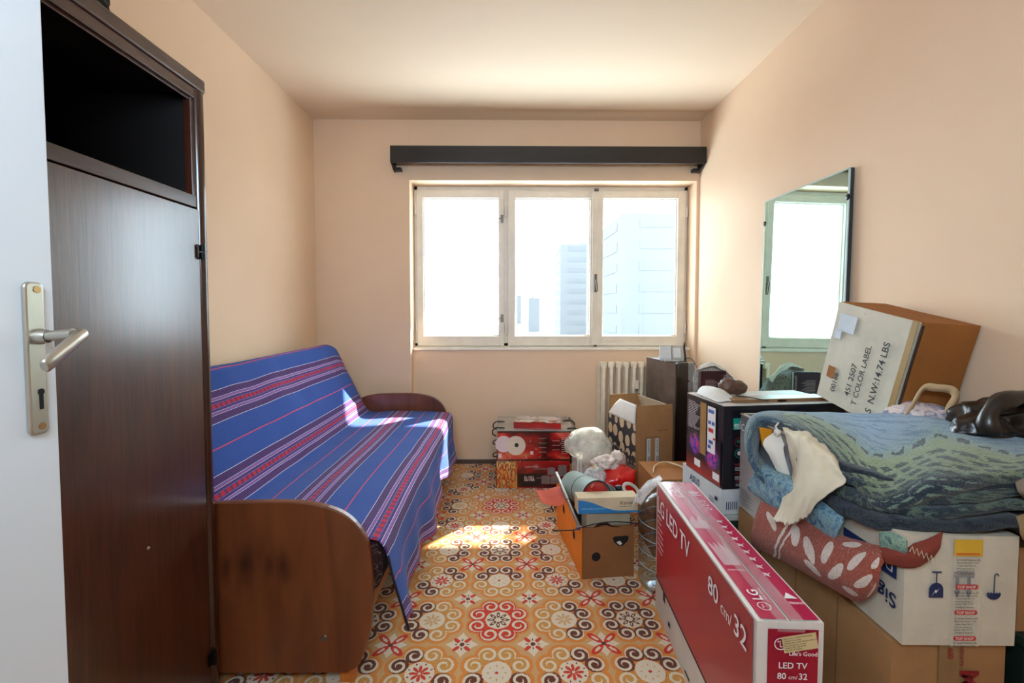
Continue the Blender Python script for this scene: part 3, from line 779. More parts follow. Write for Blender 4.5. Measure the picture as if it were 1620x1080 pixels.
# top: two flaps with a taped seam
t_ = H + e
mb = MB(); mb.poly([(.010, .006, t_), (.066, .004, t_), (.068, L - .006, t_), (.012, L - .008, t_)]); part('top_flap', mb, M_TR2, tv)
mb = MB(); mb.poly([(.073, .004, t_ + .0004), (W - .006, .006, t_ + .0004), (W - .008, L - .008, t_ + .0004), (.073, L - .006, t_ + .0004)]); part('top_flap', mb, M_TR2, tv)
mb = MB(); mb.box((.042, -.001, t_ + .0012), (.100, L, t_ + .0016)); mb.box((.042, -.0035, H - .02), (.1, -.003, t_)); part('clear_tape', mb, M_CTAPE, tv)
mb = MB(); q = t_ + .002
AL = ((0, 1, 0), (-1, 0, 0))
mb.disc((.037, .045, q), .0145, (1, 0, 0), (0, 1, 0), r2=.0125); mb.rect((.036, .040, q), (0, 1, 0), (-1, 0, 0), .012, .0018); mb.rect((.036, .040, q), (-1, 0, 0), (0, 1, 0), .006, .0018)
mb.text('LG', (.047, .066, q), *AL, .034, bold=.015); mb.text("Life's Good", (.057, .068, q), *AL, .009)
for i in range(10): mb.rect((.020 + i * .0045, .21, q), (0, 1, 0), (-1, 0, 0), .115 - (i % 3) * .012, .0018)
for i in range(9): mb.rect((.014 + i * .0055, .41, q), (0, 1, 0), (-1, 0, 0), .05 + (i % 4) * .012, .0022)
mb.text('LG LED TV', (.055, .64, q), (0, 1, 0), (-1, 0, 0), .04, squeeze=.55)
for i in range(8): mb.text('0', (.016 + i * .0055, .185, q), (1, 0, 0), (0, 1, 0), .009)
q += .0004
for i in range(9):      # handling pictograms along the right flap
    yy = .17 + i * .036; mb.disc((.105, yy, q), .0065, (1, 0, 0), (0, 1, 0), n=5 + i % 3, r2=.0045); mb.tube([(.095, yy - .006, q), (.117, yy + .007, q)], .0008, 4); mb.tube([(.100, yy + .009, q), (.110, yy - .009, q)], .0008, 4)
for i in range(3): mb.disc((.108, .55 + i * .03, q), .009, (1, 0, 0), (0, 1, 0), r2=.007)
mb.poly([(.098, .075, q), (.128, .075, q), (.113, .098, q)]); mb.text('FRONT', (.100, .055, q), *TP, .0105, bold=.01)
for i in range(4): mb.rect((.088, .66 + i * .012, q), (1, 0, 0), (0, 1, 0), .035 - (i % 2) * .01, .004)
part('lettering', mb, M_WPR, tv)
mb = MB(); mb.box((.0695, 0, t_ + .0002), (.0715, L, t_ + .0008)); part('seam', mb, plain('dark_seam', '#4a0c1c', .7), tv)

# ---- flat cardboard long box and the white box upside down on it
ba = thing('cardboard_box', 'large plain brown cardboard box with red printed tape, lowest in the front right stack', 'box', (.843, .95, 0), yaw=-1.2)
mb = carton_body(.248, .68, .453, .003, 5, 12); part('carton', mb, C_BR, ba)
mb = MB(); mb.box((.100, -.0045, .20), (.152, -.0035, .452)); part('clear_tape', mb, plain('glossy_tan_tape', '#94744e', .18, coat=.6), ba)
mb = MB(); mb.text('M', (.147, -.0055, .395), (0, 0, -1), (1, 0, 0), .055, bold=.05); mb.text('. 600', (.118, -.0055, .452), (0, 0, -1), (1, 0, 0), .018, bold=.02, squeeze=.9); mb.text('INDUSTR', (.144, -.0055, .452), (0, 0, -1), (1, 0, 0), .012, bold=.01)
mb.text('M', (.147, -.0055, .300), (0, 0, -1), (1, 0, 0), .055, bold=.05); part('lettering', mb, plain('red_tape_print', '#8c1f24', .5), ba)
mb = MB()
for k in (.16, .33, .52): mb.box((-.0042, k, .01), (-.003, k + .0015, .45))
part('fold_line', mb, plain('card_crease', '#6b4d30', .8), ba)

sg = thing('cardboard_box', 'off-white upside-down cardboard box with navy glass and umbrella symbols, under the folded blankets', 'box', (.852, .935, .4575), yaw=-1.3)
W, L, H = .240, .395, .240
mb = carton_body(W, L, H, .003, 9, 10); part('carton', mb, C_WH, sg)
mb = MB(); q = -.0045
# glass (upside down), arrows under a bar, umbrella
def dome(cx, cz, r, n=14): return [(cx + r * math.cos(PI * k / n), cz + r * .95 * math.sin(PI * k / n)) for k in range(n + 1)]
def flat(mbx, pts, y=q): mbx.poly([(a, y, b) for a, b in pts])
gx = .048
flat(mb, [(gx - .014, .088)] + [(gx + .014, .088), (gx + .014, .102)] + dome(gx, .102, .014)[1:-1] + [(gx - .014, .102)])
mb.rect((gx - .0012, q, .114), (1, 0, 0), (0, 0, 1), .0024, .020); mb.rect((gx - .009, q, .133), (1, 0, 0), (0, 0, 1), .018, .003)
ax_ = .100; mb.rect((ax_ - .018, q, .132), (1, 0, 0), (0, 0, 1), .040, .003); mb.rect((ax_ - .018, q, .125), (1, 0, 0), (0, 0, 1), .040, .004)
for k in (-.011, .012): mb.rect((ax_ + k - .0035, q, .100), (1, 0, 0), (0, 0, 1), .007, .026); flat(mb, [(ax_ + k - .007, .101), (ax_ + k, .088), (ax_ + k + .007, .101)])
ux = .162; flat(mb, [(ux - .014 + .028 * k / 10, .096 + (.003 if k % 2 else 0)) for k in range(11)] + [(ux + .014 * math.cos(-PI * k / 10), .096 - .011 * math.sin(PI * k / 10)) for k in range(1, 10)])
mb.tube([(ux, q, .094), (ux, q, .128), (ux + .002, q, .132), (ux + .006, q, .132), (ux + .008, q, .128)], .0009, 5)
ic = lambda x, z: (.065 + (x - .048) * 1.07, .108 + (z - .088) * 1.2)
for v in mb.bm.verts: v.co.x, v.co.z = ic(v.co.x, v.co.z)
mb2 = -.0045
mb.text('Signum', (mb2, .012, .100), (0, 1, 0), (0, 0, -1), .046, squeeze=1.0, bold=.012)
mb.rect((mb2, .014, .135), (0, 1, 0), (0, 0, 1), .16, .040)
part('lettering', mb, M_NPR, sg)
mb = MB(); mb.text('DOLCE', (mb2 - .0006, .022, .166), (0, 1, 0), (0, 0, -1), .030); flat(mb, [ic(*p_) for p_ in [(gx - .010, .090), (gx - .003, .099), (gx - .001, .096), (gx + .006, .106), (gx + .001, .101), (gx - .002, .103)]], q - .0006); part('lettering', mb, M_WPR, sg)
mb = MB(); mb.box((.098, q - .0009, .002), (.158, q - .0005, H)); tp = part('printed_tape', mb, film('milky_tape', (.85, .83, .74), .16, .15, .15, 25), sg)
mb = MB(); mb2_ = MB()
for z in (.015, .072, .128): 
    mb.prism([(a[0], a[1]) for a in rr(.104, .152, z, z + .010, .0045)], 'y', q - .0016, q - .0012)
    mb2_.text('TOP SHOP', (.1075, q - .002, z + .002), *FR, .0082, bold=.01)
part('red_label', mb, plain('tape_red', '#c23a30', .4), tp); part('lettering', mb2_, M_WPR, tp)
mb = MB()
for z in (.062, .118, .190, .008):
    for k in range(6 if z > .01 else 2): mb.text(('SC Studio Moderna SRL', 'Bucuresti Sector 3 Str', 'Calea Vitan Nr 12', 'www.top-shop.ro', 'tel 021 202 77 77', 'info@top-shop.ro')[k], (.104 + (k % 3) * .001, q - .0016, z - k * .0062), *FR, .0052)
part('lettering', mb, M_BPR, tp)
mb = MB(); mb.rect((.098, q - .002, .200), (1, 0, 0), (0, 0, 1), .060, .036); ys = part('sticker', mb, plain('yellow_sticker', '#d6ab36', .4, var=.08), sg)
mb = MB(); mb.rect((.102, q - .0026, .203), (1, 0, 0), (0, 0, 1), .050, .004); part('printed_bar', mb, plain('orange_bar', '#d2672a', .5), ys)
mb = MB(); mb.box((W + .003, .01, .0), (W + .006, L - .01, H - .01)); part('loose_flap', mb, C_WH, sg)

# ---- box the right end of the blankets rests on, seen as a dark corner
db = thing('storage_box', 'dark green storage box at the right edge beside the lowest brown box', 'box', (1.128, .93, 0))
mb = MB(); mb.box((0, 0, 0), (.27, .60, .44), bev=.012); part('bin', mb, plain('dark_green_plastic', '#13241d', .45), db)
mb = MB(); mb.box((-.004, -.006, .441), (.274, .606, .465), bev=.006); part('lid', mb, plain('dark_green_plastic_lid', '#172a22', .4), db)
db2 = thing('cardboard_box', 'plain brown cardboard box on the dark green storage box, under the blankets', 'box', (1.130, .96, .467))
mb = carton_body(.255, .42, .19, .002, 4, 6); part('carton', mb, C_BR, db2)

# ---- grey and white supermarket box behind the blankets
cf = thing('appliance_box', 'grey and white appliance carton behind the folded blankets, with dark top edges', 'box', (.853, 1.348, .4575), yaw=-1.3)
W, L, H = .38, .284, .338
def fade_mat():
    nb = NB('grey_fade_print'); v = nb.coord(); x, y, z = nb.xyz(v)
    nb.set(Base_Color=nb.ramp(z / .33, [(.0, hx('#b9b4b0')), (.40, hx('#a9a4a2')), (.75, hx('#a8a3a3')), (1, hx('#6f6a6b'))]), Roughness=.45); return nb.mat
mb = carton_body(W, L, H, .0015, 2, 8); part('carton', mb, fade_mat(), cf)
mb = MB(); mb.text('Carrefour', (-.004, L - .012, .285), *LF, .036, bold=.015); part('lettering', mb, plain('pale_print', '#e6e2de', .5), cf)
mb = MB(); mb.disc((-.004, L - .20, .13), .055, (0, -1, 0), (0, 0, 1), r2=.052); mb.disc((-.004, L - .20, .13), .035, (0, -1, 0), (0, 0, 1), r2=.033)
for k in range(9): mb.rect((-.004, L - .012, .072 - k * .007), (0, -1, 0), (0, 0, 1), .05 + (k * 37 % 5) * .01, .0022)
for k in (.04, .10, .17): mb.disc((-.004, L - .02, k), .004, (0, -1, 0), (0, 0, 1), r2=.0028)
part('printed_symbols', mb, M_GPR, cf)
mb = MB(); mb.box((-.001, L - .012, H + .002), (W, L + .001, H + .006)); mb.box((-.001, 0, H + .002), (.008, L, H + .006)); part('top_rim', mb, plain('pale_card_rim', '#b8ad9c', .7), cf)
mb = MB(); mb.box((.006, .0, H + .0026), (W, L - .013, H + .0042)); part('top_flap', mb, plain('black_top', '#151316', .4), cf)

# ---- things under the vacuum cleaner box
gb = thing('crate', 'dark green crate with white lid, below the flat white box', 'crate', (.832, 1.665, 0), yaw=3)
mb = MB(); mb.box((0, 0, 0), (.46, .30, .385), bev=.008); part('bin', mb, plain('bottle_green_plastic', '#1d2f25', .45), gb)
mb = MB(); mb.box((-.01, -.01, .386), (.47, .31, .408), bev=.005); part('lid', mb, plain('white_plastic_lid', '#b8b6ae', .4), gb)
wb = thing('white_box', 'flat white box with small printing under the black vacuum cleaner carton', 'box', (.802, 1.655, .4105), yaw=5)
W, L, H = .46, .30, .096
mb = carton_body(W, L, H, .001, 6, 5); part('carton', mb, plain('white_coated_card', '#d3d2d0', .4, var=.05), wb)
mb = MB(); mb.text('ASUS', (-.004, L - .07, .05), *LF, .036, squeeze=1.0, bold=.02)
for k in range(5): mb.rect((-.004, .075, .045 - k * .006), (0, -1, 0), (0, 0, 1), .04 - (k % 2) * .01, .002)
mb.rect((-.004, .035, .045), (0, -1, 0), (0, 0, 1), .02, .015)
for k in range(6): mb.rect((.02 + k * .008, -.004, .02), (1, 0, 0), (0, 0, 1), .003, .03)
part('lettering', mb, M_NPR, wb)

# ---- black vacuum cleaner carton
ec = thing('vacuum_cleaner_box', 'black glossy vacuum cleaner carton with green eco square, behind the TV carton', 'box', (.806, 1.652, .509), yaw=6.2)
W, L, H = .50, .27, .311
mb = carton_body(W, L, H, .0015, 7, 8); part('carton', mb, plain('black_gloss_card', '#17161b', .28, coat=.4, var=.2), ec)
def vac_mat():
    nb = NB('vacuum_photo_print'); v = nb.coord(); x, y, z = nb.xyz(v)
    n = nb.noise(v, 26, 3, .6, 1.5)
    def blob(cy, cz, r): return (1 - (((y - cy) * (y - cy) + (z - cz) * (z - cz)).sqrt() / r)).max(0)
    b = blob(.195, .115, .05).max(blob(.07, .10, .055))
    glow = (1 - (z / .07)).max(0).min(1) * nb.noise(v, 9, 2)
    c = nb.mix((b * 2.2).min(1), hx('#141118'), nb.ramp(n, [(.35, hx('#1a1530')), (.48, hx('#6b3fb0')), (.56, hx('#c4448f')), (.66, hx('#d02a2c')), (.75, hx('#2a2440'))]))
    c = nb.mix(glow * 1.3, c, hx('#e02f14'))
    nb.set(Base_Color=c, Roughness=.3, Coat_Weight=.3); return nb.mat
q = -.004
mb = MB(); mb.rect((q, L - .01, .004), (0, -1, 0), (0, 0, 1), L - .02, .17); part('printed_photo', mb, vac_mat(), ec)
mb = MB(); mb.rect((q - .0006, .155, .09), (0, -1, 0), (0, 0, 1), .045, .21); part('brown_tape', mb, M_TAPE, ec)
mb = MB(); mb.rect((q - .001, .100, .115), (0, -1, 0), (0, 0, 1), .055, .18); lb = part('energy_label', mb, M_WPR, ec)
mb = MB()
for k, (a, b, c_) in enumerate(((.095, .27, .04), (.095, .225, .02), (.070, .225, .02), (.095, .13, .02), (.09, .15, .03))): mb.rect((q - .0014, a, b), (0, -1, 0), (0, 0, 1), c_, .014)
part('printed_bars', mb, plain('label_blue', '#4a67a8', .5), lb)
mb = MB(); mb.rect((q - .0014, .093, .195), (0, -1, 0), (0, 0, 1), .035, .016); mb.rect((q - .0014, .06, .17), (0, -1, 0), (0, 0, 1), .02, .008); part('printed_bars', mb, M_RPR, lb)
mb = MB()
for k in range(22): mb.rect((q, L - .02, .288 - k * .0068), (0, -1, 0), (0, 0, 1), .055 + (k * 13 % 7) * .006, .0018)
for (a, b) in ((.195, .03), (.06, .02)): mb.rect((q - .0006, a, b), (0, -1, 0), (0, 0, 1), .045, .028)
part('lettering', mb, M_WPR, ec)
mb = MB(); mb.rect((.036, q, .225), (1, 0, 0), (0, 0, 1), .043, .043); eg = part('eco_square', mb, plain('eco_green', '#1f8f78', .35), ec)
mb = MB(); mb.text('eco', (.039, q - .0006, .237), *FR, .022, bold=.01)
for k in range(3): mb.rect((.041, q - .0006, .2335 - k * .0025), (1, 0, 0), (0, 0, 1), .033, .0008)
mb.tube([(.064, q - .0006, .25), (.067, q - .0006, .262)], .002, 5); part('lettering', mb, M_WPR, eg)
mb = MB(); mb.disc((.060, q, .178), .017, (1, 0, 0), (0, 0, 1), r2=.0155); mb.text('HIGH EFFICIENCY', (.045, q, .088), *FR, .0135); mb.text('MULTI CYCLONE', (.047, q, .055), *FR, .0135); mb.text('HEPA FILTER', (.049, q, .026), *FR, .0135); mb.rect((.078, q, .170), (1, 0, 0), (0, 0, 1), .02, .012)
part('lettering', mb, plain('dull_red_print', '#b03a34', .4), ec)
mb = MB(); mb.disc((.062, q, .135), .017, (1, 0, 0), (0, 0, 1), r2=.0155)
for k in (-.006, 0, .006): mb.rect((.0595 + k, q, .175), (1, 0, 0), (0, 0, 1), .002, .011)
part('printed_symbols', mb, plain('teal_print', '#39b59a', .4), ec)
mb = MB(); mb.disc((.062, q - .0002, .136), .009, (1, 0, 0), (0, 0, 1), n=6)
for k in range(3):
    for b in (.080, .047): mb.rect((.046, q, b - k * .005), (1, 0, 0), (0, 0, 1), .06 - (k % 2) * .012, .0018)
for k in range(2): mb.rect((.05, q, .018 - k * .006), (1, 0, 0), (0, 0, 1), .04, .0018)
mb.tube([(.19, q, .25), (.32, q, .25)], .0008, 4); mb.tube([(.19, q, .25), (.19, q, .242)], .0008, 4)
part('lettering', mb, M_WPR, ec)
mb = MB(); mb.box((0.0, .0, H + .002), (W, L, H + .004)); part('top_flap', mb, plain('worn_pale_card', '#b9b3ac', .5), ec)
# flat wooden panel, rod and crumpled paper lying on it
tp_z = .509 + .311 + .0045
pn = MB(); M = Matrix.Translation((.925, 1.735, tp_z)) @ Matrix.Rotation(math.radians(7), 4, 'Z')
pn.box((-.06, -.03, 0), (.345, .045, .012), M, bev=.002)
o = part('wooden_panel', pn, wood('light_brown_wood', '#6b4a2c', '#9a744c', 'x', rough=.4, scale=.6)); tag(o, 'narrow brown wooden board lying flat on top of the vacuum cleaner carton', 'board')
mb = MB(); mb.box((.12, -.034, .002), (.155, -.030, .008), M); part('clasp', mb, M_HIN, o)
mb = MB(); mb.tube([(.905, 1.76, tp_z + .017), (.95, 1.70, tp_z + .018), (.985, 1.672, tp_z + .013)], .0022, 6)
tag(part('thin_rod', mb, M_BPR), 'thin black rod lying across the brown board', 'rod')
def cloth(name, label, cat, ctrl, mat, nr=30, nc=30, thick=.004, amp=.004, freq=12, seed=1, group=None, parent=None, sub=0):
    mb = MB(); mb.grid(patch(ctrl, nr, nc, amp, freq, seed))
    o = part(name, mb, mat, parent, smooth=True, solid=thick, subsurf=sub)
    if parent is None: tag(o, label, cat, group)
    return o
M_PAPER = plain('white_paper', '#d6d2cc', .7, var=.06, bump=.15, bscale=30)
z0 = tp_z
cloth('crumpled_paper', 'crumpled white paper sheet curled on the left end of the vacuum cleaner carton', 'paper',
      [[(.80, 1.88, z0 + .004), (.83, 1.90, z0 + .03), (.88, 1.90, z0 + .028), (.93, 1.90, z0 + .004)],
       [(.80, 1.80, z0 + .004), (.835, 1.80, z0 + .035), (.875, 1.80, z0 + .03), (.915, 1.80, z0 + .004)],
       [(.805, 1.70, z0 + .003), (.84, 1.71, z0 + .005), (.875, 1.72, z0 + .004), (.895, 1.74, z0 + .004)]], M_PAPER, 20, 24, .0015, .003, 20, 4)
# small brown figurine: a reclining head
fg = thing('figurine', 'small brown carved figurine lying behind the wooden board', 'figurine', (.925, 1.86, tp_z))
mb = MB(); mb.ball((0, 0, .036), .040, amp=.20, freq=3.5, seed=3, squash=(1.05, .8, .88), flat=-.036)
for v in mb.bm.verts:
    p = v.co
    for cx, cy, cz, r, d_ in ((-.028, -.02, .040, .009, -.006), (-.008, -.028, .038, .009, -.006), (-.020, -.03, .030, .007, .008), (-.022, -.026, .016, .008, .004)):
        k = (p - Vector((cx, cy, cz))).length
        if k < r: v.co += p.normalized() * d_ * (1 - k / r)
part('head', mb, plain('carved_brown', '#5d4030', .55, var=.35, scale=60, bump=.4, bscale=90), fg, smooth=True)
mb = MB(); mb.ball((.042, .012, .030), .036, amp=.12, freq=3, seed=5, squash=(1.15, .9, .84), flat=-.030); part('body', mb, plain('carved_brown', '#5d4030'), fg, smooth=True)

# ---- the tall closed carton, maroon leaflet box and newspapers behind the vacuum box
cc = thing('cardboard_box', 'plain tall brown carton behind the vacuum cleaner carton, by the right wall', 'box', (1.068, 2.03, 0))
mb = carton_body(.272, .58, .70, .002, 12, 6); part('carton', mb, C_BR, cc)
bk = thing('book', 'dark maroon book with white printed lines standing upright behind the vacuum cleaner carton', 'book', (1.045, 2.40, .7035), yaw=4)
mb = MB(); mb.box((0, .001, .002), (.135, .022, .142)); part('pages', mb, M_PAPER, bk)
mb = MB(); mb.box((-.002, -.002, 0), (.138, .0008, .145)); mb.box((-.002, .0225, 0), (.138, .025, .145)); mb.box((-.004, -.002, 0), (-.0005, .025, .145)); part('cover', mb, plain('maroon_cover', '#3c161b', .4), bk)
mb = MB()
for k in range(12): mb.rect((.022, -.0028, .098 - k * .0075), (1, 0, 0), (0, 0, 1), .05 + (k * 7 % 5) * .006, .0016)
mb.text('Nocturn', (.122, -.0028, .125), (0, 0, -1), (1, 0, 0), .021, squeeze=1.1)
part('lettering', mb, plain('pale_pink_print', '#c9a9a4', .5), bk)
def news_mat():
    nb = NB('newspaper'); v = nb.coord('UV', (60, 18, 1)); n = nb.noise(v, 1, 3, .8)
    nb.set(Base_Color=nb.ramp(n, [(.38, hx('#6d6862')), (.5, hx('#ddd8ce'))]), Roughness=.8); return nb.mat
cloth('newspaper', 'crumpled newspaper behind the maroon book', 'newspaper',
      [[(1.06, 2.54, .706), (1.13, 2.56, .708), (1.24, 2.56, .706), (1.31, 2.53, .706)],
       [(1.06, 2.52, .82), (1.13, 2.52, .875), (1.20, 2.51, .86), (1.27, 2.50, .80)],
       [(1.07, 2.48, .845), (1.14, 2.475, .868), (1.21, 2.47, .84), (1.27, 2.46, .78)]], news_mat(), 30, 30, .001, .012, 18, 2)

# ---- leaning box
lb = bpy.data.objects.new('cardboard_box', None); COL.objects.link(lb)
lb['label'] = 'worn pale cardboard box leaning against the right wall, lettered N.W:14.74 LBS'; lb['category'] = 'box'
a_ = Vector((.052, -.972, -.212)).normalized(); u_ = Vector((.063, -.206, .977)); u_ = (u_ - a_ * u_.dot(a_)).normalized(); b_ = u_.cross(a_) 
Hh = .365; O_ = Vector((1.217, 1.63, 1.211)) - u_ * Hh
lb.matrix_world = Matrix(((a_.x, b_.x, u_.x, O_.x), (a_.y, b_.y, u_.y, O_.y), (a_.z, b_.z, u_.z, O_.z), (0, 0, 0, 1)))
W, L, H = .326, .176, Hh
mb = carton_body(W, L, H, .0035, 21, 12); part('carton', mb, C_OR, lb)
mb = carton_body(W - .012, .004, H - .004, .0012, 22, 8)
for v in mb.bm.verts: v.co += Vector((.002, -.0065, .002))
part('white_facing', mb, C_WH, lb)
mb = MB(); q = -.0135; RU = ((0, 0, 1), (-1, 0, 0))
mb.text('N.W:14.74 LBS', (.247, q, .068), *RU, .0335, squeeze=1.0, bold=.012); mb.text('S', (.247, q, .035), *RU, .0335, bold=.012)
mb.text('COLOR LABEL', (.185, q, .062), *RU, .029, squeeze=1.0, bold=.008); mb.text('T', (.185, q, .035), *RU, .029, bold=.008)
mb.text('451 2507', (.150, q, .055), *RU, .031, squeeze=1.0, bold=.008); mb.text('00166', (.085, q, .045), *RU, .029, bold=.008)
part('lettering', mb, M_BPR, lb)
mb = MB(); mb.rect((.028, q, .265), (1, 0, 0), (0, 0, 1), .075, .062); mb.rect((.022, q, .235), (1, 0, 0), (0, 0, 1), .03, .034); part('paper_label', mb, plain('bluish_label', '#c3c8cc', .6), lb)
mb = MB(); mb.rect((.032, q, .09), (1, 0, 0), (0, 0, 1), .034, .042); part('torn_patch', mb, C_OR, lb)
mb = MB(); mb.box((W - .030, -.0128, .0), (W - .010, -.0112, H)); part('brown_tape', mb, plain('old_tape', '#a08250', .3), lb)
mb = MB(); mb.tube([(W - .004, -.004, 0), (W - .002, -.005, H * .3), (W - .005, -.003, H * .6), (W - .002, -.004, H - .01)], .0035, 6); part('torn_edge', mb, plain('split_edge', '#3a2413', .8), lb)

# ---- speaker-like tall dark cabinet with a desk phone on it
tw = thing('computer_tower', 'tall dark brown-black cabinet tower beside the radiator, with a telephone on top', 'tower', (1.083, 2.85, 0), yaw=11.4)
W, L, H = .128, .39, .842
mb = MB(); mb.box((0, .014, .0), (W - .012, L, H), bev=.004); part('case', mb, plain('scratched_bronze_panel', '#6b5d57', .28, metal=.5, var=.3, scale=9, coat=.3), tw)
mb = MB(); mb.box((-.002, -.010, .0), (W * .62, .018, H + .002), bev=.010); part('front_panel', mb, plain('gloss_black_panel', '#0e0c0d', .22, coat=.4), tw)
mb = MB(); mb.box((W * .62, -.004, 0), (W, .020, H + .001), bev=.006); part('side_trim', mb, plain('silver_panel', '#8a8c90', .35, metal=.4), tw)
mb = MB()
for z in (.60, .72): mb.box((W * .58, -.012, z), (W * .66, -.009, z + .01))
part('button', mb, M_BPR, tw)
ph = thing('desk_telephone', 'small silver and white desk telephone on top of the dark tower', 'telephone', (1.095, 2.94, .8435), yaw=-14)
M_SIL = plain('silver_plastic', '#a9a89e', .35, metal=.2)
def wedge(x0, x1, dep, h, mat, name, label=None):
    mb = MB(); mb.prism([(0, 0), (dep, 0), (dep, h), (dep * .8, h + .004), (0, .02)], 'x', x0, x1); return part(name, mb, mat, ph, bevel=.003, label=label)
wedge(-.085, -.012, .07, .092, plain('white_plastic', '#c8ccd2', .25, coat=.3), 'handset_cradle')
wedge(-.010, .066, .075, .095, M_SIL, 'base')
mb = MB(); d_ = Vector((0, .0614, .079)).normalized()
mb.rect((.0, .0 - .002, .0235), (1, 0, 0), d_, .046, .078); part('screen', mb, plain('pale_screen', '#cfd3dc', .15, coat=.5), ph)
wedge(.0665, .080, .082, .098, M_BPR, 'side_panel')
mb = MB(); mb.box((-.06, -.045, .0), (.03, .0, .012), bev=.003); part('keypad', mb, M_SIL, ph)
mb = MB(); mb.tube([Vector(p) for p in catmull([(1.17, 2.93, .862), (1.198, 2.90, .862), (1.213, 2.84, .80), (1.216, 2.83, .70), (1.219, 2.83, .60)], 16)], .0022, 6)
tag(part('telephone_cable', mb, M_BPR), 'thin black cable hanging down from the desk telephone', 'cable')

# ---- open dotted box
dt = thing('open_carton', 'open brown carton with a dark dotted side, in front of the tower', 'box', (.760, 2.63, 0), yaw=14)
W, L, H = .250, .35, .498
def dots_mat():
    nb = NB('dotted_print'); v = nb.coord(); x, y, z = nb.xyz(v)
    k = 1.0
    # dots shrink towards the bottom
    big = nb.voro(nb.coord(scale=(0.0, 13, 10.5)), 1, 'F1', rnd=.35)
    sml = nb.voro(nb.coord(scale=(0.0, 28, 23)), 1, 'F1', rnd=.35)
    tin = nb.voro(nb.coord(scale=(0.0, 62, 58)), 1, 'F1', rnd=.3)
    lim = z > .31; lim2 = z > .245
    dot = (big < .40) * lim + (sml < .38) * (1 - lim) * lim2 + (tin < .34) * (1 - lim2)
    a = (y - .02) / .34; b = z - .04
    orb = ((a * a * .04 + b * b).sqrt()) < .165
    c = nb.mix(dot, hx('#3d3a40'), hx('#c9ae90'))
    c = nb.mix(orb, c, nb.ramp(nb.noise(v, 5, 2), [(.3, hx('#b86f3e')), (.7, hx('#cf9a6a'))]))
    nb.set(Base_Color=c, Roughness=.4); return nb.mat
M_DOT = dots_mat(); th_ = .004
mb = MB(); mb.box((0, 0, 0), (W, th_, H)); mb.box((W - th_, th_, 0), (W, L, H)); mb.box((th_, L - th_, 0), (W - th_, L, H)); mb.box((th_, th_, 0), (W - th_, L - th_, th_)); part('carton', mb, C_BR, dt)
mb = MB(); mb.box((-.001, .0, 0), (.003, L, H)); part('dotted_side', mb, M_DOT, dt)
mb = MB(); mb.poly([(.004, .001, H), (W, .001, H), (W + .002, .010, H + .112), (.014, .010, H + .112)]); part('flap', mb, C_BR, dt, solid=.003)
mb = MB(); mb.poly([(.006, L, H), (W - .004, L, H), (W - .012, L + .01, H + .118), (.012, L + .01, H + .118)]); part('flap', mb, C_BR, dt, solid=.003)
mb = MB(); mb.poly([(W, .004, H), (W, L - .006, H), (W - .035, L - .006, H + .112), (W - .035, .02, H + .112)]); part('flap', mb, plain('cream_inner_card', '#c7b498', .6), dt, solid=.003)
mb = MB(); mb.grid(patch([[(.001, .004, H), (.001, .17, H), (.001, L - .004, H)], [(.004, .010, H + .06), (.010, .17, H + .055), (.018, L - .04, H + .055)], [(.012, .014, H + .118), (.025, .16, H + .112), (.045, L - .08, H + .105)]], 10, 14))
part('flap', mb, plain('white_inner_flap', '#dcd8d2', .5), dt, smooth=True, solid=.003, label='white flap standing up on the left side')
mb = MB(); q = -.0015
for pth in ([(.070, q, .26), (.160, q, .26)], [(.160, q, .26), (.160, q, .42)], [(.160, q, .42), (.070, q, .42)], [(.070, q, .42), (.070, q, .26)]): mb.tube(pth, .0009, 4)
for x_ in (.078, .135):
    for k in range(9): mb.rect((x_ + .004, q - .0014, .275 + k * .0035), (1, 0, 0), (0, 0, 1), .014, .0018)
    for k in range(7): mb.rect((x_ + .006 + (k % 2) * .003, q - .0014, .33 + k * .011), (1, 0, 0), (0, 0, 1), .005, .007)
mb.text('FRAGILE PACK', (.15, q, .455), *FR, .010)
for k in range(18): mb.disc((.02 + (k % 6) * .014, q, .12 + (k // 6) * .014 - (k % 6) * .006), .004, (1, 0, 0), (0, 0, 1), n=8)
part('lettering', mb, M_BPR, dt)
for x_ in (.074, .131):
    mb = MB(); mb.rect((x_, q - .0007, .27), (1, 0, 0), (0, 0, 1), .025, .142); part('paper_label', mb, plain('label_white', '#c9c8c6', .5), dt)

# ---- small orange-brown carton with cord
ob_ = thing('cardboard_box', 'small orange-brown closed carton in front of the open dotted carton', 'box', (.70, 2.10, 0), yaw=0)
mb = carton_body(.25, .26, .375, .0015, 31, 6); part('carton', mb, C_OR, ob_)
mb = MB(); mb.tube(catmull([(.72, 2.18, .379), (.76, 2.27, .385), (.83, 2.30, .392), (.90, 2.24, .381), (.86, 2.14, .40), (.93, 2.08, .40), (.98, 2.12, .43)], 40), .0035, 8)
mb.tube(catmull([(.84, 2.32, .382), (.87, 2.22, .395), (.90, 2.12, .384), (.93, 2.105, .381)], 20), .003, 8)
tag(part('power_cord', mb, plain('cream_cord', '#c9b28a', .5), smooth=True), 'cream electrical cord coiled on the small orange-brown carton', 'cord')

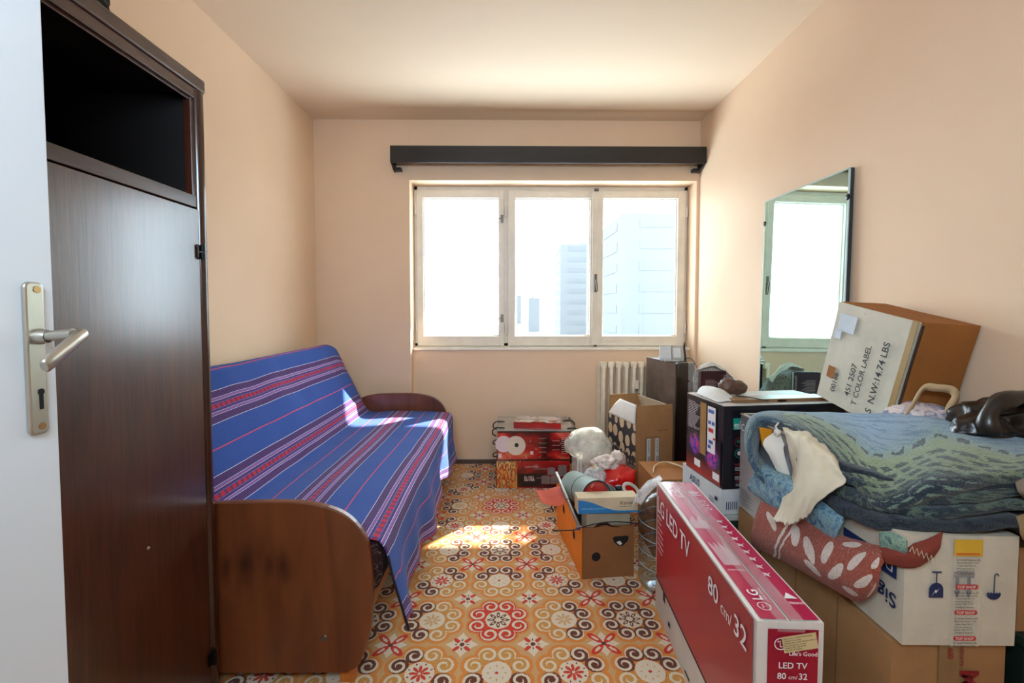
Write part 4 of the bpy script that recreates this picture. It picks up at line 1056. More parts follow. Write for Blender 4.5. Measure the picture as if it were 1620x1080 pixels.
# ---- cookware boxes under the window
def cook_mat(name, seed):
    nb = NB(name); v = nb.coord(loc=(seed, 0, seed)); n = nb.noise(v, 4, 3, .5, .8); n2 = nb.noise(v, 30, 3)
    c = nb.ramp(n, [(.30, hx('#240b0e')), (.44, hx('#5a0f13')), (.53, hx('#a8161a')), (.60, hx('#c2302a')), (.64, hx('#c8603c')), (.68, hx('#6a1416')), (.80, hx('#2b1216'))])
    nb.set(Base_Color=nb.mix((n2 > .66) * .35, c, hx('#d8b09a')), Roughness=.25, Coat_Weight=.6, Coat_Roughness=.08)
    nb.bump(nb.noise(v, 22, 3, .6, 2), .25, .006); return nb.mat
M_CK1, M_CK2 = cook_mat('cookware_print', 1.3), cook_mat('cookware_print_dark', 4.1)
M_BLKC = plain('dark_brown_card', '#2b1d1c', .3, coat=.5, var=.3)
c1 = thing('cookware_box', 'lower red and black cookware carton on the carpet under the window', 'box', (-.072, 2.94, 0), group='cookware cartons under the window')
W, L, H = .489, .37, .190
mb = carton_body(W, L, H, .002, 41, 6); part('carton', mb, M_BLKC, c1)
q = -.004
mb = MB(); mb.rect((.002, q, .003), (1, 0, 0), (0, 0, 1), W - .004, H - .008); part('printed_photo', mb, M_CK2, c1)
def candle_mat():
    nb = NB('table_photo_print'); v = nb.coord(); x, y, z = nb.xyz(v); n = nb.noise(nb.coord(scale=(40, 1, 14)), 1, 3)
    nb.set(Base_Color=nb.ramp(n + (z - .1) * .8, [(.32, hx('#d8a24e')), (.44, hx('#c9661f')), (.50, hx('#8c1420')), (.56, hx('#e3b768')), (.68, hx('#2b1412')), (.78, hx('#bfae9a'))]), Roughness=.3, Coat_Weight=.4); return nb.mat
mb = MB(); mb.rect((.004, q - .0006, .004), (1, 0, 0), (0, 0, 1), .135, H - .012); part('printed_photo', mb, candle_mat(), c1)
mb = MB(); mb.rect((.140, q - .0004, .01), (1, 0, 0), (0, 0, 1), .16, .09); part('dark_panel', mb, plain('dark_print_panel', '#1f1214', .3, coat=.4), c1)
mb = MB(); mb.text('SILVER', (.185, q - .001, .050), *FR, .024, bold=.03); mb.text('BL-1822', (.185, q - .001, .070), *FR, .019, bold=.02); mb.text('COOKWARE SET', (.19, q - .001, .14), *FR, .012)
part('lettering', mb, plain('pale_rose_print', '#d8c0b8', .4), c1)
M_POT = plain('silver_pot_print', '#9a8c8c', .25, metal=.5, var=.2)
mb = MB()
for (x_, z_, w_, h_) in ((.30, .03, .055, .05), (.36, .03, .055, .05), (.34, .09, .05, .045), (.41, .08, .055, .07), (.43, .02, .045, .045)):
    mb.rect((x_, q - .0012, z_), (1, 0, 0), (0, 0, 1), w_, h_); mb.disc((x_ + w_ / 2, q - .0013, z_ + h_), w_ / 2, (1, 0, 0), (0, 0, 1), squash=.25)
mb.rect((.262, q - .0012, .066), (1, 0, 0), (0, 0, 1), .04, .006); mb.rect((.25, q - .0012, .128), (1, 0, 0), (0, 0, 1), .09, .006)
part('pictured_pots', mb, M_POT, c1)
c2 = thing('cookware_box', 'upper red cookware carton with white pan lid picture and black straps, under the window', 'box', (-.062, 2.936, .1935), group='cookware cartons under the window')
W, L, H = .530, .39, .188
mb = carton_body(W, L, H, .002, 43, 6); part('carton', mb, M_BLKC, c2)
mb = MB(); mb.rect((.002, q, .003), (1, 0, 0), (0, 0, 1), W - .055, H - .012); part('printed_photo', mb, M_CK1, c2)
mb = MB(); mb.disc((.040, q - .001, .105), .055, (1, 0, 0), (0, 0, 1), squash=1.0); M_LID = plain('white_lid_print', '#d6c3c4', .3, coat=.3); mb.rect((.006, q - .0008, .012), (1, 0, 0), (0, 0, 1), .02, .03); part('pictured_pan', mb, M_LID, c2)
mb = MB(); mb.disc((.120, q - .0016, .095), .064, Vector((1, 0, -.35)).normalized(), Vector((.35, 0, 1)).normalized(), r2=.058, squash=1.0); mb.disc((.120, q - .0014, .095), .058, (1, 0, 0), (0, 0, 1), squash=1.0); part('pictured_lid', mb, plain('cream_lid_print', '#d9cbb8', .3, coat=.3), c2)
mb = MB(); mb.disc((.125, q - .002, .098), .014, (1, 0, 0), (0, 0, 1)); part('pictured_knob', mb, M_BPR, c2)
mb = MB(); mb.rect((.215, q - .001, .035), (1, 0, 0), (0, 0, 1), .02, .022)
for k in range(9): mb.rect((.42, q - .001, .04 + k * .013), (1, 0, 0), (0, 0, 1), .04 + (k % 3) * .006, .002)
for k in range(7): mb.rect((.27 + (k % 2) * .09, q - .001, .05 + k * .015), (1, 0, 0), (0, 0, 1), .05, .0015)
part('lettering', mb, plain('pale_rose_print', '#d8c0b8', .4), c2)
mb = MB(); mb.box((-.004, -.004, H + .002), (W - .02, L, H + .007)); part('lid', mb, plain('glossy_grey_lid', '#8e8a84', .18, coat=.6, var=.35, scale=5), c2)
for k, (y_, side) in enumerate(((.05, -1), (.22, -1), (.03, 1), (.25, 1))):
    x_ = -.004 if side < 0 else W - .018
    mb = MB(); mb.tube(catmull([(x_ - side * .05, y_, H + .010), (x_, y_, H + .012), (x_ + side * .028, y_, H - .005), (x_ + side * .030, y_, H - .03), (x_ + side * .006, y_, H - .045)], 18), .0045, 6)
    part('strap', mb, plain('black_strap', '#15120f', .5), c2, smooth=True)
for z_ in (.005, .09):
    mb = MB(); mb.tube(catmull([(-.001, .05, z_ + .03), (-.028, .045, z_ + .02), (-.028, .05, z_ - .0), (-.001, .05, z_ + .0)], 12), .004, 6); part('strap', mb, plain('black_strap', '#15120f', .5), c2, smooth=True)
rb = thing('red_box', 'small flat red and white box on top of the upper cookware carton', 'box', (.045, 2.985, .389), yaw=-7)
mb = carton_body(.315, .17, .040, .001, 51, 4); part('carton', mb, plain('red_glossy_card', '#a3151c', .25, coat=.5, var=.25, scale=10), rb)
def swirl_mat():
    nb = NB('swirl_lid_print'); n = nb.noise(nb.coord(scale=(4, 9, 4)), 1, 2, .4, 2.5)
    nb.set(Base_Color=nb.ramp(n, [(.36, hx('#c8b8b0')), (.46, hx('#d8cfca')), (.53, hx('#3a2624')), (.62, hx('#c03a2c'))]), Roughness=.2, Coat_Weight=.5); return nb.mat
mb = MB(); mb.box((.002, .002, .0425), (.313, .168, .044)); part('printed_lid', mb, swirl_mat(), rb)

# ---- clear plastic tub with a film bag, and the carrier bags
tb = thing('plastic_container', 'translucent plastic container with a crumpled clear bag over it, beside the cookware cartons', 'container', (.500, 2.74, 0), yaw=6)
M_TUB = film('milky_tub', (.75, .74, .68), .42, .25, .1, 10)
mb = MB(); mb.box((-.085, -.09, .0), (.10, .09, .30), bev=.02); part('tub', mb, M_TUB, tb, smooth=True, angle=50)
mb = MB(); mb.ball((.0, .0, .34), .145, amp=.10, freq=1.6, seed=11, squash=(.98, .9, .80), sub=4)
for v in mb.bm.verts:
    if v.co.z < .30: v.co.x = .005 + (v.co.x) * .86; 
part('film_bag', mb, film('greenish_film', (.80, .79, .70), .50, .12, 1.0, 13), tb, smooth=True)
mb = MB(); 
for x_ in (-.088, -.068): mb.tube([(x_, -.098, .02), (x_ - .004, -.100, .32)], .0045, 8)
part('plastic_rod', mb, plain('white_plastic_rod', '#c9c4bc', .3), tb, smooth=True)
rbg = thing('carrier_bag', 'bright red plastic carrier bag bunched behind the orange produce box', 'bag', (.600, 2.50, 0), yaw=0)
M_REDP = plain('red_plastic_film', '#d81c1c', .22, coat=.4, var=.2, bump=.5, bscale=18)
mb = MB(); mb.ball((0, 0, .14), .145, amp=.25, freq=2.2, seed=4, squash=(.85, .65, .9), sub=4, flat=-.14)
for v in mb.bm.verts:
    if v.co.z > .2: v.co.x += (v.co.z - .2) * .5; v.co.z += .03
part('film', mb, M_REDP, rbg, smooth=True)
wbg = thing('plastic_bag', 'small white and pink crumpled plastic bag lying on the red carrier bag', 'bag', (.560, 2.52, .275))
mb = MB(); mb.ball((0, 0, .035), .07, amp=.35, freq=2.6, seed=8, squash=(1.1, .8, .6), sub=4); mb.ball((.07, .02, .055), .045, amp=.35, freq=3, seed=9, sub=3)
part('film', mb, plain('white_pink_film', '#dcc8bc', .3, var=.15, scale=20, bump=.5, bscale=30), wbg, smooth=True)
mb = MB(); mb.ball((-.065, -.03, .015), .02, sub=2, amp=.1); part('lemon', mb, plain('yellow_wrapper', '#e0a52c', .4), wbg, smooth=True)
cloth('pink_cloth', 'salmon pink cloth hanging out beside the orange produce box', 'cloth',
      [[(0.150, 2.400, 0.206), (0.203, 2.380, 0.210), (0.260, 2.340, 0.247), (0.298, 2.300, 0.269)],
       [(0.168, 2.360, 0.184), (0.213, 2.340, 0.186), (0.254, 2.290, 0.220), (0.294, 2.270, 0.235)],
       [(0.183, 2.340, 0.162), (0.229, 2.300, 0.166), (0.258, 2.260, 0.180), (0.287, 2.240, 0.199)]], plain('salmon_cloth', '#e0705c', .8, bump=.2), 20, 20, .004, .006, 14, 6)

# ---- the produce box full of odds and ends
bn = thing('produce_box', 'orange-sided cardboard produce box with round holes, full of odds and ends', 'box', (.327, 1.925, 0), yaw=6.3)
W, L, H = .238, .500, .230
th_ = .006
def hole_panel(holes, w, h, top, y, mb):
    """panel in x-z with cut-out holes: built from an outline filled around them"""
    pass
mb = MB(); mb.box((0, 0, 0), (W, th_, H)); mb.box((W - th_, th_, 0), (W, L, H)); mb.box((0, L - th_, 0), (W, L, H + .012)); mb.box((th_, th_, 0), (W - th_, L - th_, th_)); part('carton', mb, cardboard('produce_brown', '#8a5a34'), bn)
top = catmull([(0, H), (.14, H - .02), (.30, H + .015), (.42, H + .03), (L, H)], 16)
mb = MB(); mb.prism([(0, 0)] + [(float(a), float(b)) for a, b in top] + [(L, 0)], 'x', -.001, th_); part('orange_side', mb, cardboard('sunlit_orange_card', '#f08a2c', var=.06), bn)  # orange card, its colour brightened for sun shining through it
M_HOLE = plain('hole_dark', '#120b08', .9)
mb = MB(); mb.disc((.064, -.0012, .098), .020, (1, 0, 0), (0, 0, 1)); part('round_hole', mb, M_HOLE, bn)
mb = MB(); mb.poly([(.138, -.0012, .178), (.150, -.0012, .184), (.205, -.0012, .184), (.213, -.0012, .178), (.208, -.0012, .160), (.185, -.0012, .140), (.165, -.0012, .140), (.145, -.0012, .158)]); hh = part('hand_hole', mb, M_HOLE, bn)
mb = MB(); mb.poly([(.155, -.002, .158), (.172, -.002, .163), (.182, -.002, .150), (.172, -.002, .143)]); part('showing_paper', mb, M_PAPER, hh)
for (y_, z_) in ((.13, .135), (.33, .165)):
    mb = MB(); mb.disc((-.0025, y_, z_), .020, (0, -1, 0), (0, 0, 1)); part('round_hole', mb, M_HOLE, bn)
mb = MB(); mb.grid(patch([[(.055, -.002, H - .001), (.10, -.002, H + .01), (.13, -.002, H + .0), (.17, -.002, H - .004)], [(.06, -.012, H + .016), (.10, -.02, H + .03), (.13, -.014, H + .01), (.17, -.01, H + .0)]], 6, 12)); part('torn_flap', mb, cardboard('dark_torn_card', '#4c2c22'), bn, smooth=True, solid=.002)
# filler that carries the contents
fl = thing('cardboard_box', 'buff box packed inside the produce box beneath the blue and cream box', 'box', (.352, 1.955, .0075), yaw=6.3)
mb = carton_body(.20, .08, .272, .001, 61, 5); part('carton', mb, cardboard('buff_card', '#a99a80'), fl)
ks = thing('flat_box', 'cream box with blue wave and script lettering, lying on top of the produce box', 'box', (.312, 1.945, .2825), yaw=3)
W2, L2, H2 = .270, .07, .070
mb = carton_body(W2, L2, H2, .001, 62, 5); part('carton', mb, cardboard('cream_card', '#cdb898', stripes=False), ks)
q = -.0035
mb = MB(); wave = [(x_ / 20 * W2, .066 - .058 * (1 / (1 + math.exp(-(x_ / 20 - .35) * 8)))) for x_ in range(21)]
mb.poly([(.002, q, .002)] + [(W2 - .001, q, .002)] + [(a, q, max(.012, b)) for a, b in wave[::-1]]); part('blue_wave', mb, plain('blue_wave_print', '#2477b0', .4), ks)
mb = MB(); mb.text('Kersie', (.185, q - .0005, .038), Vector((1, 0, .04)), (.2, 0, 1), .024); mb.text('NATURAL STYLE', (.188, q - .0005, .028), *FR, .007); part('lettering', mb, plain('brown_print', '#4a3428', .5), ks)
mb = MB(); mb.text('WASHABLE BLANKET', (.015, q - .0008, .020), *FR, .011); part('lettering', mb, plain('pale_blue_print', '#8fc0dc', .5), ks)
# grey green drum of rolled sheet
dr = thing('round_tin', 'large pale grey-green round tin lying on its side in the produce box', 'tin', (0, 0, 0))
M_TIN = plain('grey_green_tin', '#8fa39b', .4, var=.06)
A = Vector((.345, 2.30, .272)); B = Vector((.415, 2.045, .318)); ax3 = (B - A).normalized(); Mq = Matrix.Translation(A) @ ax3.to_track_quat('Z', 'Y').to_matrix().to_4x4(); Ln = (B - A).length
dr.location = A; 
def loc(mb, o): 
    for v in mb.bm.verts: v.co -= o
    return mb
mb = MB(); mb.lathe([(0, 0), (.070, 0), (.072, .003), (.072, Ln), (.068, Ln), (.068, Ln - .05)], Mq, 40); part('drum', loc(mb, A), M_TIN, dr, smooth=True, angle=40)
mb = MB(); mb.lathe([(.0725, Ln * .52), (.0735, Ln * .52 + .001), (.0735, Ln * .52 + .004), (.0725, Ln * .52 + .005)], Mq, 40); mb.lathe([(.0725, Ln - .002), (.0745, Ln), (.0735, Ln + .003), (.068, Ln + .002)], Mq, 40); part('rim', loc(mb, A), M_BPR, dr, smooth=True, angle=40)
mb = MB(); mb.lathe([(0, Ln - .015), (.067, Ln - .012)], Mq, 30); part('label_end', loc(mb, A), cook_mat('red_white_label', 8.2), dr)
# metal tube
mb = MB(); p0 = Vector((0.262, 2.360, 0.314)); p1 = Vector((0.322, 1.960, 0.218))
mb.tube([p0, p0.lerp(p1, .3), p0.lerp(p1, .3), p0.lerp(p1, .55), p0.lerp(p1, .55), p1], [.009, .009, .012, .012, .009, .008], 14)
tb2 = tag(part('metal_tube', mb, plain('chrome_tube', '#a5a09b', .2, metal=.9), smooth=True, angle=40), 'chrome vacuum cleaner tube lying along the orange side of the produce box', 'tube')
mb = MB(); mb.tube([p1 + Vector((-.012, 0, -.004)), p1 + Vector((.004, -.010, -.002))], .010, 12); part('end_cap', mb, plain('lilac_cap', '#6b5f78', .4), tb2)
# motor, black adapter, white ring cable
mt = thing('small_motor', 'small grimy metal motor with a round fan on the contents of the produce box', 'motor', (.482, 2.13, .262))
mb = MB(); Mm = Matrix.Translation((.0, 0, .045)) @ Matrix.Rotation(PI/2 - .2, 4, 'X') @ Matrix.Rotation(.15, 4, 'Y'); mb.lathe([(0, -.04), (.030, -.04), (.034, -.02), (.034, .012), (.024, .02), (.016, .022), (.016, .036), (0, .036)], Mm, 24); part('housing', mb, plain('grimy_metal', '#8b8880', .35, metal=.6, var=.4, scale=40), mt, smooth=True, angle=30)
mb = MB()
for k in range(18): a = 2 * PI * k / 18; mb.box((-.0014, .026, .004), (.0014, .037, .018), Mm @ Matrix.Rotation(a, 4, 'Z'))
part('fan_ring', mb, M_GPR, mt)
mb = MB(); mb.box((-.03, -.02, -.02), (.03, .03, .012), bev=.004); part('mount', mb, plain('grimy_metal', '#8b8880'), mt)
ad = thing('black_adapter', 'black plastic adapter between the small motor and the white hose ring', 'adapter', (.535, 2.12, .245), yaw=15)
mb = MB(); mb.box((-.03, -.03, 0), (.03, .03, .075), bev=.006); mb.box((-.02, -.034, .02), (.02, -.029, .05), bev=.002); part('case', mb, plain('black_plastic', '#141416', .35), ad)
mb = MB(); mb.ball((.0, .0, .085), .02, sub=2, amp=.1, squash=(1, 1, .6)); part('knob', mb, plain('black_plastic', '#141416'), ad, smooth=True)
mb = MB(); cx, cy, cz = (0.579, 2.070, 0.338)
mb.tube([(cx + .034 * math.cos(a), cy + .012 * math.sin(a), cz + .024 * math.sin(a) - .012 * math.cos(a)) for a in [2 * PI * k / 24 for k in range(24)]], .0075, 10, closed=True)
tag(part('hose_ring', mb, plain('yellowed_white_plastic', '#c2b8a8', .35), smooth=True), 'loop of yellowed white plastic hose at the back right of the produce box', 'hose')
pf = thing('clear_wrapping', 'crumpled clear plastic wrapping behind the small motor in the produce box', 'wrapping', (.455, 2.30, .27))
mb = MB(); mb.ball((0, 0, .04), .055, amp=.4, freq=3, seed=14, sub=4, squash=(1, .8, 1)); part('film', mb, film('clear_wrap', (.8, .8, .78), .45, .1, .9, 20), pf, smooth=True)
# odds filling the box so nothing hovers
fo = thing('cloth_bundle', 'dark rumpled cloth filling the rear of the produce box', 'cloth', (.41, 2.20, .007))
mb = MB(); mb.ball((0, 0, .10), .10, amp=.12, freq=2.5, seed=22, squash=(.92, 1.55, 1.25), sub=4, flat=-.10); part('folds', mb, plain('dark_cloth', '#3c3430', .9), fo, smooth=True)
# thin cable across the front of the box
mb = MB(); mb.tube(catmull([(0.215, 1.930, 0.217), (0.281, 1.905, 0.231), (0.321, 1.900, 0.245), (0.388, 1.895, 0.264), (0.470, 1.900, 0.269), (0.568, 1.905, 0.258)], 30), .0025, 6); mb.tube([(0.199, 1.935, 0.217), (0.218, 1.930, 0.214)], [.004, .004], 8)
tag(part('antenna_cable', mb, M_BPR, smooth=True), 'thin dark cable drawn across the near end of the produce box', 'cable')

# ---- water bottle
wt = thing('water_bottle', 'large ribbed clear plastic water bottle on the carpet behind the TV carton', 'bottle', (.690, 1.890, 0))
prof = [(0, .02), (.10, .004), (.116, .012), (.121, .03)]
for z_ in (.09, .15, .21, .27): prof += [(.121, z_ - .012), (.116, z_), (.121, z_ + .012)]
prof += [(.121, .31), (.114, .345), (.09, .375), (.055, .395), (.032, .405), (.030, .425)]
pg = [(r, z) for r, z in [tuple(map(float, p)) for p in catmull(prof, 90)]]
pg = [(max(0, r), z) for r, z in pg]
nb = NB('bottle_plastic'); tr = nb.new('ShaderNodeBsdfTransparent'); tr.inputs[0].default_value = (.82, .88, .93, 1); gl = nb.new('ShaderNodeBsdfGlossy'); gl.inputs['Roughness'].default_value = .06; mx = nb.new('ShaderNodeMixShader'); lw = nb.new('ShaderNodeLayerWeight'); lw.inputs['Blend'].default_value = .4
nb.link(Ex(nb.nt, lw.outputs['Facing']).pow(3) * .6 + .10, mx.inputs[0]); nb.link(tr.outputs[0], mx.inputs[1]); nb.link(gl.outputs[0], mx.inputs[2]); nb.link(mx.outputs[0], nb.out.inputs['Surface'])
mb = MB(); mb.lathe(pg, n=48); part('body', mb, nb.mat, wt, smooth=True)
mb = MB(); mb.lathe([(.034, .412), (.034, .432), (.032, .436), (0, .436)], n=28); part('cap', mb, plain('grey_cap', '#8f9aa2', .4), wt, smooth=True, angle=40)
for z_ in (.09, .15, .21, .27):
    mb = MB(); mb.lathe([(.1225, z_ + .012), (.1235, z_ + .014), (.1225, z_ + .016)], n=48); part('rib', mb, plain('pale_rib', '#a9b4bd', .2), wt, smooth=True)
cloth('film_sheet', 'sheet of thin clear film draped over the shoulder of the water bottle', 'film',
      [[(0.538, 1.900, 0.338), (0.563, 1.930, 0.367), (0.596, 1.970, 0.387), (0.645, 1.980, 0.411)],
       [(0.526, 1.820, 0.386), (0.546, 1.820, 0.431), (0.579, 1.820, 0.473), (0.627, 1.830, 0.496)],
       [(0.534, 1.768, 0.396), (0.560, 1.766, 0.438), (0.590, 1.765, 0.474), (0.621, 1.768, 0.499)]], film('clear_sheet', (.85, .85, .85), .35, .08, .6, 18), 24, 24, .0012, .007, 16, 3)

# ================================================================== BLANKETS, TOWEL, BAGS ON THE STACK
def fuzz(nb, amt=.5):
    f = nb.noise(nb.coord(), 260, 3, .7); g = nb.noise(nb.coord(), 30, 3, .6); nb.bump(f + g * .6, amt, .006); return f
def plaid_mat():
    nb = NB('plaid_wool'); t = nb.new('ShaderNodeUVMap'); s = nb.new('ShaderNodeSeparateXYZ'); nb.link(t.outputs[0], s.inputs[0])
    U = Ex(nb.nt, s.outputs[0]); V = Ex(nb.nt, s.outputs[1])
    n = nb.noise(nb.coord('UV', (38, 20, 1)), 1, 4, .7); nst = nb.noise(nb.coord('UV', (16, 60, 1)), 1, 4, .65); fz = nb.noise(nb.coord(), 200, 3, .7)
    # zigzag edge between the dark front and the green middle
    tri = ((U * 3.1 + .15).mod(1) - .5).abs() * 2
    T = V + tri * .17 + (n - .5) * .10
    c = nb.ramp(T, [(.0, hx('#2a313c')), (.33, hx('#2f3a40')), (.40, hx('#6d7d62')), (.62, hx('#7d8c67')), (.70, hx('#748f98')), (.86, hx('#7f9db8')), (1, hx('#5d7d9b'))])
    brk = ((U * 150 + V * 60 + (nst - .5) * 7).sin() > -.45)
    st = ((V * 105 + tri * 17 + (n - .5) * 4.5).sin() > -.15) * (T > .30) * (T < .58) * brk
    c = nb.mix(st * .85, c, hx('#252e34'))
    st2 = ((V * 105 + tri * 17 + (n - .5) * 4.5).sin() > .45) * brk * (T < .32) * (T > .16)
    c = nb.mix(st2 * .7, c, hx('#7f9884'))
    ln = ((T - .66).abs() < .012) * ((U * 150).sin() > -.3)
    c = nb.mix(ln * .9, c, hx('#222b31'))
    c = nb.mix((nst > .54) * (T > .68) * .55, c, hx('#43607d'))
    left = (U < .40); stL = ((V * 90 + U * 30 + (n - .5) * 5).sin() > .1) * left
    c = nb.mix(left * .45, c, hx('#4d6d86')); c = nb.mix(stL * .55, c, hx('#2f4550'))
    c = nb.mix((fz < .42) * .25, c, hx('#1c242b')); c = nb.mix((fz > .60) * .2, c, hx('#a9bcc0'))
    nb.set(Base_Color=c, Roughness=1, Specular_IOR_Level=.05, Sheen_Weight=.3); nb.bump(fz + n * .8, .6, .006); return nb.mat
def wool(name, c0, c1, c2, sc=(8, 45, 45)):
    if name in MATS: return MATS[name]
    nb = NB(name); n = nb.noise(nb.coord(scale=sc), 1, 4, .65, .8); fz = nb.noise(nb.coord(), 220, 3, .7)
    c = nb.ramp(n, [(.38, hx(c0)), (.48, hx(c1)), (.56, hx(c0)), (.66, hx(c2))])
    c = nb.mix((fz < .43) * .3, c, hx('#15191e'))
    nb.set(Base_Color=c, Roughness=1, Specular_IOR_Level=.05, Sheen_Weight=.2); nb.bump(fz + n, .6, .006); MATS[name] = nb.mat; return nb.mat
M_PL = plaid_mat()
A_ = [
 [(0.874, 1.220, 0.615), (0.845, 1.350, 0.599), (0.791, 1.400, 0.684), (0.861, 1.480, 0.788), (0.894, 1.360, 0.772), (0.902, 1.180, 0.727), (0.892, 1.040, 0.698), (0.977, 1.000, 0.748), (1.096, 1.000, 0.769), (1.239, 1.000, 0.773)],
 [(0.859, 1.200, 0.646), (0.820, 1.330, 0.631), (0.761, 1.380, 0.719), (0.836, 1.460, 0.816), (0.873, 1.330, 0.808), (0.871, 1.140, 0.765), (0.855, 1.000, 0.738), (0.932, 0.955, 0.786), (1.040, 0.950, 0.812), (1.176, 0.950, 0.814)],
 [(0.909, 1.270, 0.629), (0.832, 1.370, 0.642), (0.774, 1.420, 0.730), (0.844, 1.490, 0.820), (0.911, 1.370, 0.821), (0.920, 1.190, 0.797), (0.897, 1.040, 0.774), (0.989, 1.000, 0.818), (1.101, 0.990, 0.827), (1.219, 0.980, 0.830)],
 [(0.966, 1.350, 0.598), (0.854, 1.420, 0.652), (0.796, 1.460, 0.743), (0.861, 1.520, 0.817), (0.964, 1.430, 0.828), (0.998, 1.270, 0.821), (0.997, 1.140, 0.814), (1.101, 1.100, 0.841), (1.208, 1.070, 0.845), (1.277, 1.020, 0.842)],
 [(1.073, 1.500, 0.556), (0.886, 1.500, 0.655), (0.843, 1.540, 0.741), (0.895, 1.580, 0.807), (1.043, 1.500, 0.825), (1.135, 1.400, 0.844), (1.187, 1.340, 0.857), (1.259, 1.260, 0.861), (1.300, 1.180, 0.852), (1.390, 1.100, 0.832)],
 [(1.108, 1.550, 0.535), (0.922, 1.560, 0.622), (0.877, 1.585, 0.717), (0.911, 1.600, 0.784), (1.065, 1.530, 0.783), (1.161, 1.430, 0.784), (1.207, 1.360, 0.791), (1.281, 1.280, 0.795), (1.336, 1.210, 0.780), (1.443, 1.140, 0.761)],
]
bA = thing('plaid_blanket', 'thick blue and olive green plaid blanket folded over on top of the front stack', 'blanket', (0, 0, 0))
org = Vector((.95, 1.25, .80)); bA.location = org
mb = MB(); mb.grid(patch(A_, 60, 120, .004, 9, 3)); loc(mb, org)
part('top_fold', mb, M_PL, bA, smooth=True, solid=.016)
mb = MB(); mb.grid(patch([[(0.891, 1.520, 0.663), (0.898, 1.400, 0.669), (0.896, 1.280, 0.666), (0.899, 1.170, 0.659)],
  [(0.795, 1.393, 0.680), (0.810, 1.282, 0.681), (0.825, 1.189, 0.671), (0.835, 1.088, 0.666)],
  [(0.785, 1.414, 0.640), (0.800, 1.297, 0.641), (0.810, 1.189, 0.647), (0.820, 1.086, 0.636)],
  [(0.790, 1.444, 0.599), (0.805, 1.335, 0.592), (0.818, 1.215, 0.607), (0.828, 1.108, 0.592)],
  [(0.815, 1.458, 0.583), (0.830, 1.364, 0.573), (0.840, 1.242, 0.590), (0.850, 1.133, 0.579)]], 24, 50, .003, 14, 5)); loc(mb, org)
part('under_fold', mb, wool('light_blue_wool', '#5f87a4', '#8fb0ae', '#33516b', (40, 40, 25)), bA, smooth=True, solid=.012, label='pale blue under fold with a rough edge')
# dark folded blanket: four flattened folds
bB = thing('folded_blanket', 'dark slate wool blanket folded in several layers between the plaid blanket and the white box', 'blanket', (1.05, 1.1, .68))
oB = Vector((1.05, 1.1, .68))
def fold(outline, z0, th, mat, seed, zfun=None):
    n = 150; P = catmull(outline + [outline[0]], n)[:-1]; c = np.mean(P, axis=0)
    mb = MB(); rings = []
    prof = [(0.62, 0), (.93, 0)] + [(1 - .03 + .03 * math.sin(a), th / 2 - th / 2 * math.cos(a)) for a in [PI * k / 8 for k in range(1, 8)]] + [(.93, th), (.62, th)]
    for f, dz in prof:
        r = []
        for p in P:
            q = c + (p - c) * f; x, y = float(q[0]), float(q[1])
            w_ = .006 * noise.noise(Vector((x * 9, y * 9, seed))) + .003 * noise.noise(Vector((x * 25, y * 25, seed + dz * 40)))
            z = z0 + dz + w_ + (zfun(x, y) if zfun else 0)
            r.append(mb.bm.verts.new(Vector((x + w_, y + w_, z)) - oB))
        rings.append(r)
    m = len(P)
    for a, b in zip(rings, rings[1:]):
        for k in range(m): mb.bm.faces.new([a[k], a[(k+1) % m], b[(k+1) % m], b[k]])
    mb.bm.faces.new(rings[0][::-1]); mb.bm.faces.new(rings[-1])
    return part('fold', mb, mat, bB, smooth=True, angle=70)
M_B1 = wool('slate_green_wool', '#2b333a', '#5f6f62', '#3a4550'); M_B2 = wool('dark_slate_wool', '#262c34', '#39434a', '#2c333c', (6, 30, 60))
hump = lambda x, y: .035 * math.exp(-((x - 1.12) / .14) ** 2) * (1 if y < 1.3 else .6) - .03 * max(0, (x - 1.26)) / .1
fold([(.832, 1.24), (.826, 1.08), (.850, .975), (.95, .935), (1.10, .922), (1.30, .925), (1.37, 1.05), (1.36, 1.26), (1.1, 1.30), (.9, 1.29)], .698, .025, M_B2, 1, lambda x, y: .6 * hump(x, y) - (.028 * max(0, (.865 - x) / .04) if x < .865 else 0) - .022 * max(0, (.975 - y) / .05) * (x > 1.1))
fold([(.845, 1.26), (.838, 1.10), (.862, .985), (.96, .942), (1.10, .93), (1.32, .94), (1.37, 1.05), (1.36, 1.26), (1.1, 1.30), (.9, 1.29)], .720, .025, M_B1, 5, lambda x, y: .8 * hump(x, y) - (.02 * max(0, (.87 - x) / .04) if x < .87 else 0))
fold([(.838, 1.28), (.842, 1.12), (.880, 1.0), (.97, .95), (1.10, .937), (1.32, .945), (1.37, 1.05), (1.36, 1.26), (1.1, 1.30), (.9, 1.29)], .742, .023, M_B1, 9, lambda x, y: hump(x, y))
fold([(.850, 1.28), (.858, 1.14), (.90, 1.02), (.98, .965), (1.10, .945), (1.32, .95), (1.37, 1.05), (1.36, 1.26), (1.1, 1.30), (.9, 1.29)], .762, .022, M_B2, 13, lambda x, y: hump(x, y))
mb = MB(); mb.grid(patch([[(0.839, 0.985, 0.680), (0.850, 0.960, 0.691), (0.854, 0.935, 0.691)], [(0.837, 0.980, 0.659), (0.842, 0.950, 0.669), (0.847, 0.925, 0.677)], [(0.849, 0.985, 0.636), (0.848, 0.955, 0.641), (0.851, 0.930, 0.654)]], 10, 14, .003, 20, 2)); loc(mb, oB)
part('curled_corner', mb, wool('teal_green_wool', '#6f8f84', '#93a98c', '#3e5352', (30, 30, 60)), bB, smooth=True, solid=.008, label='teal green curled corner')
mb = MB()
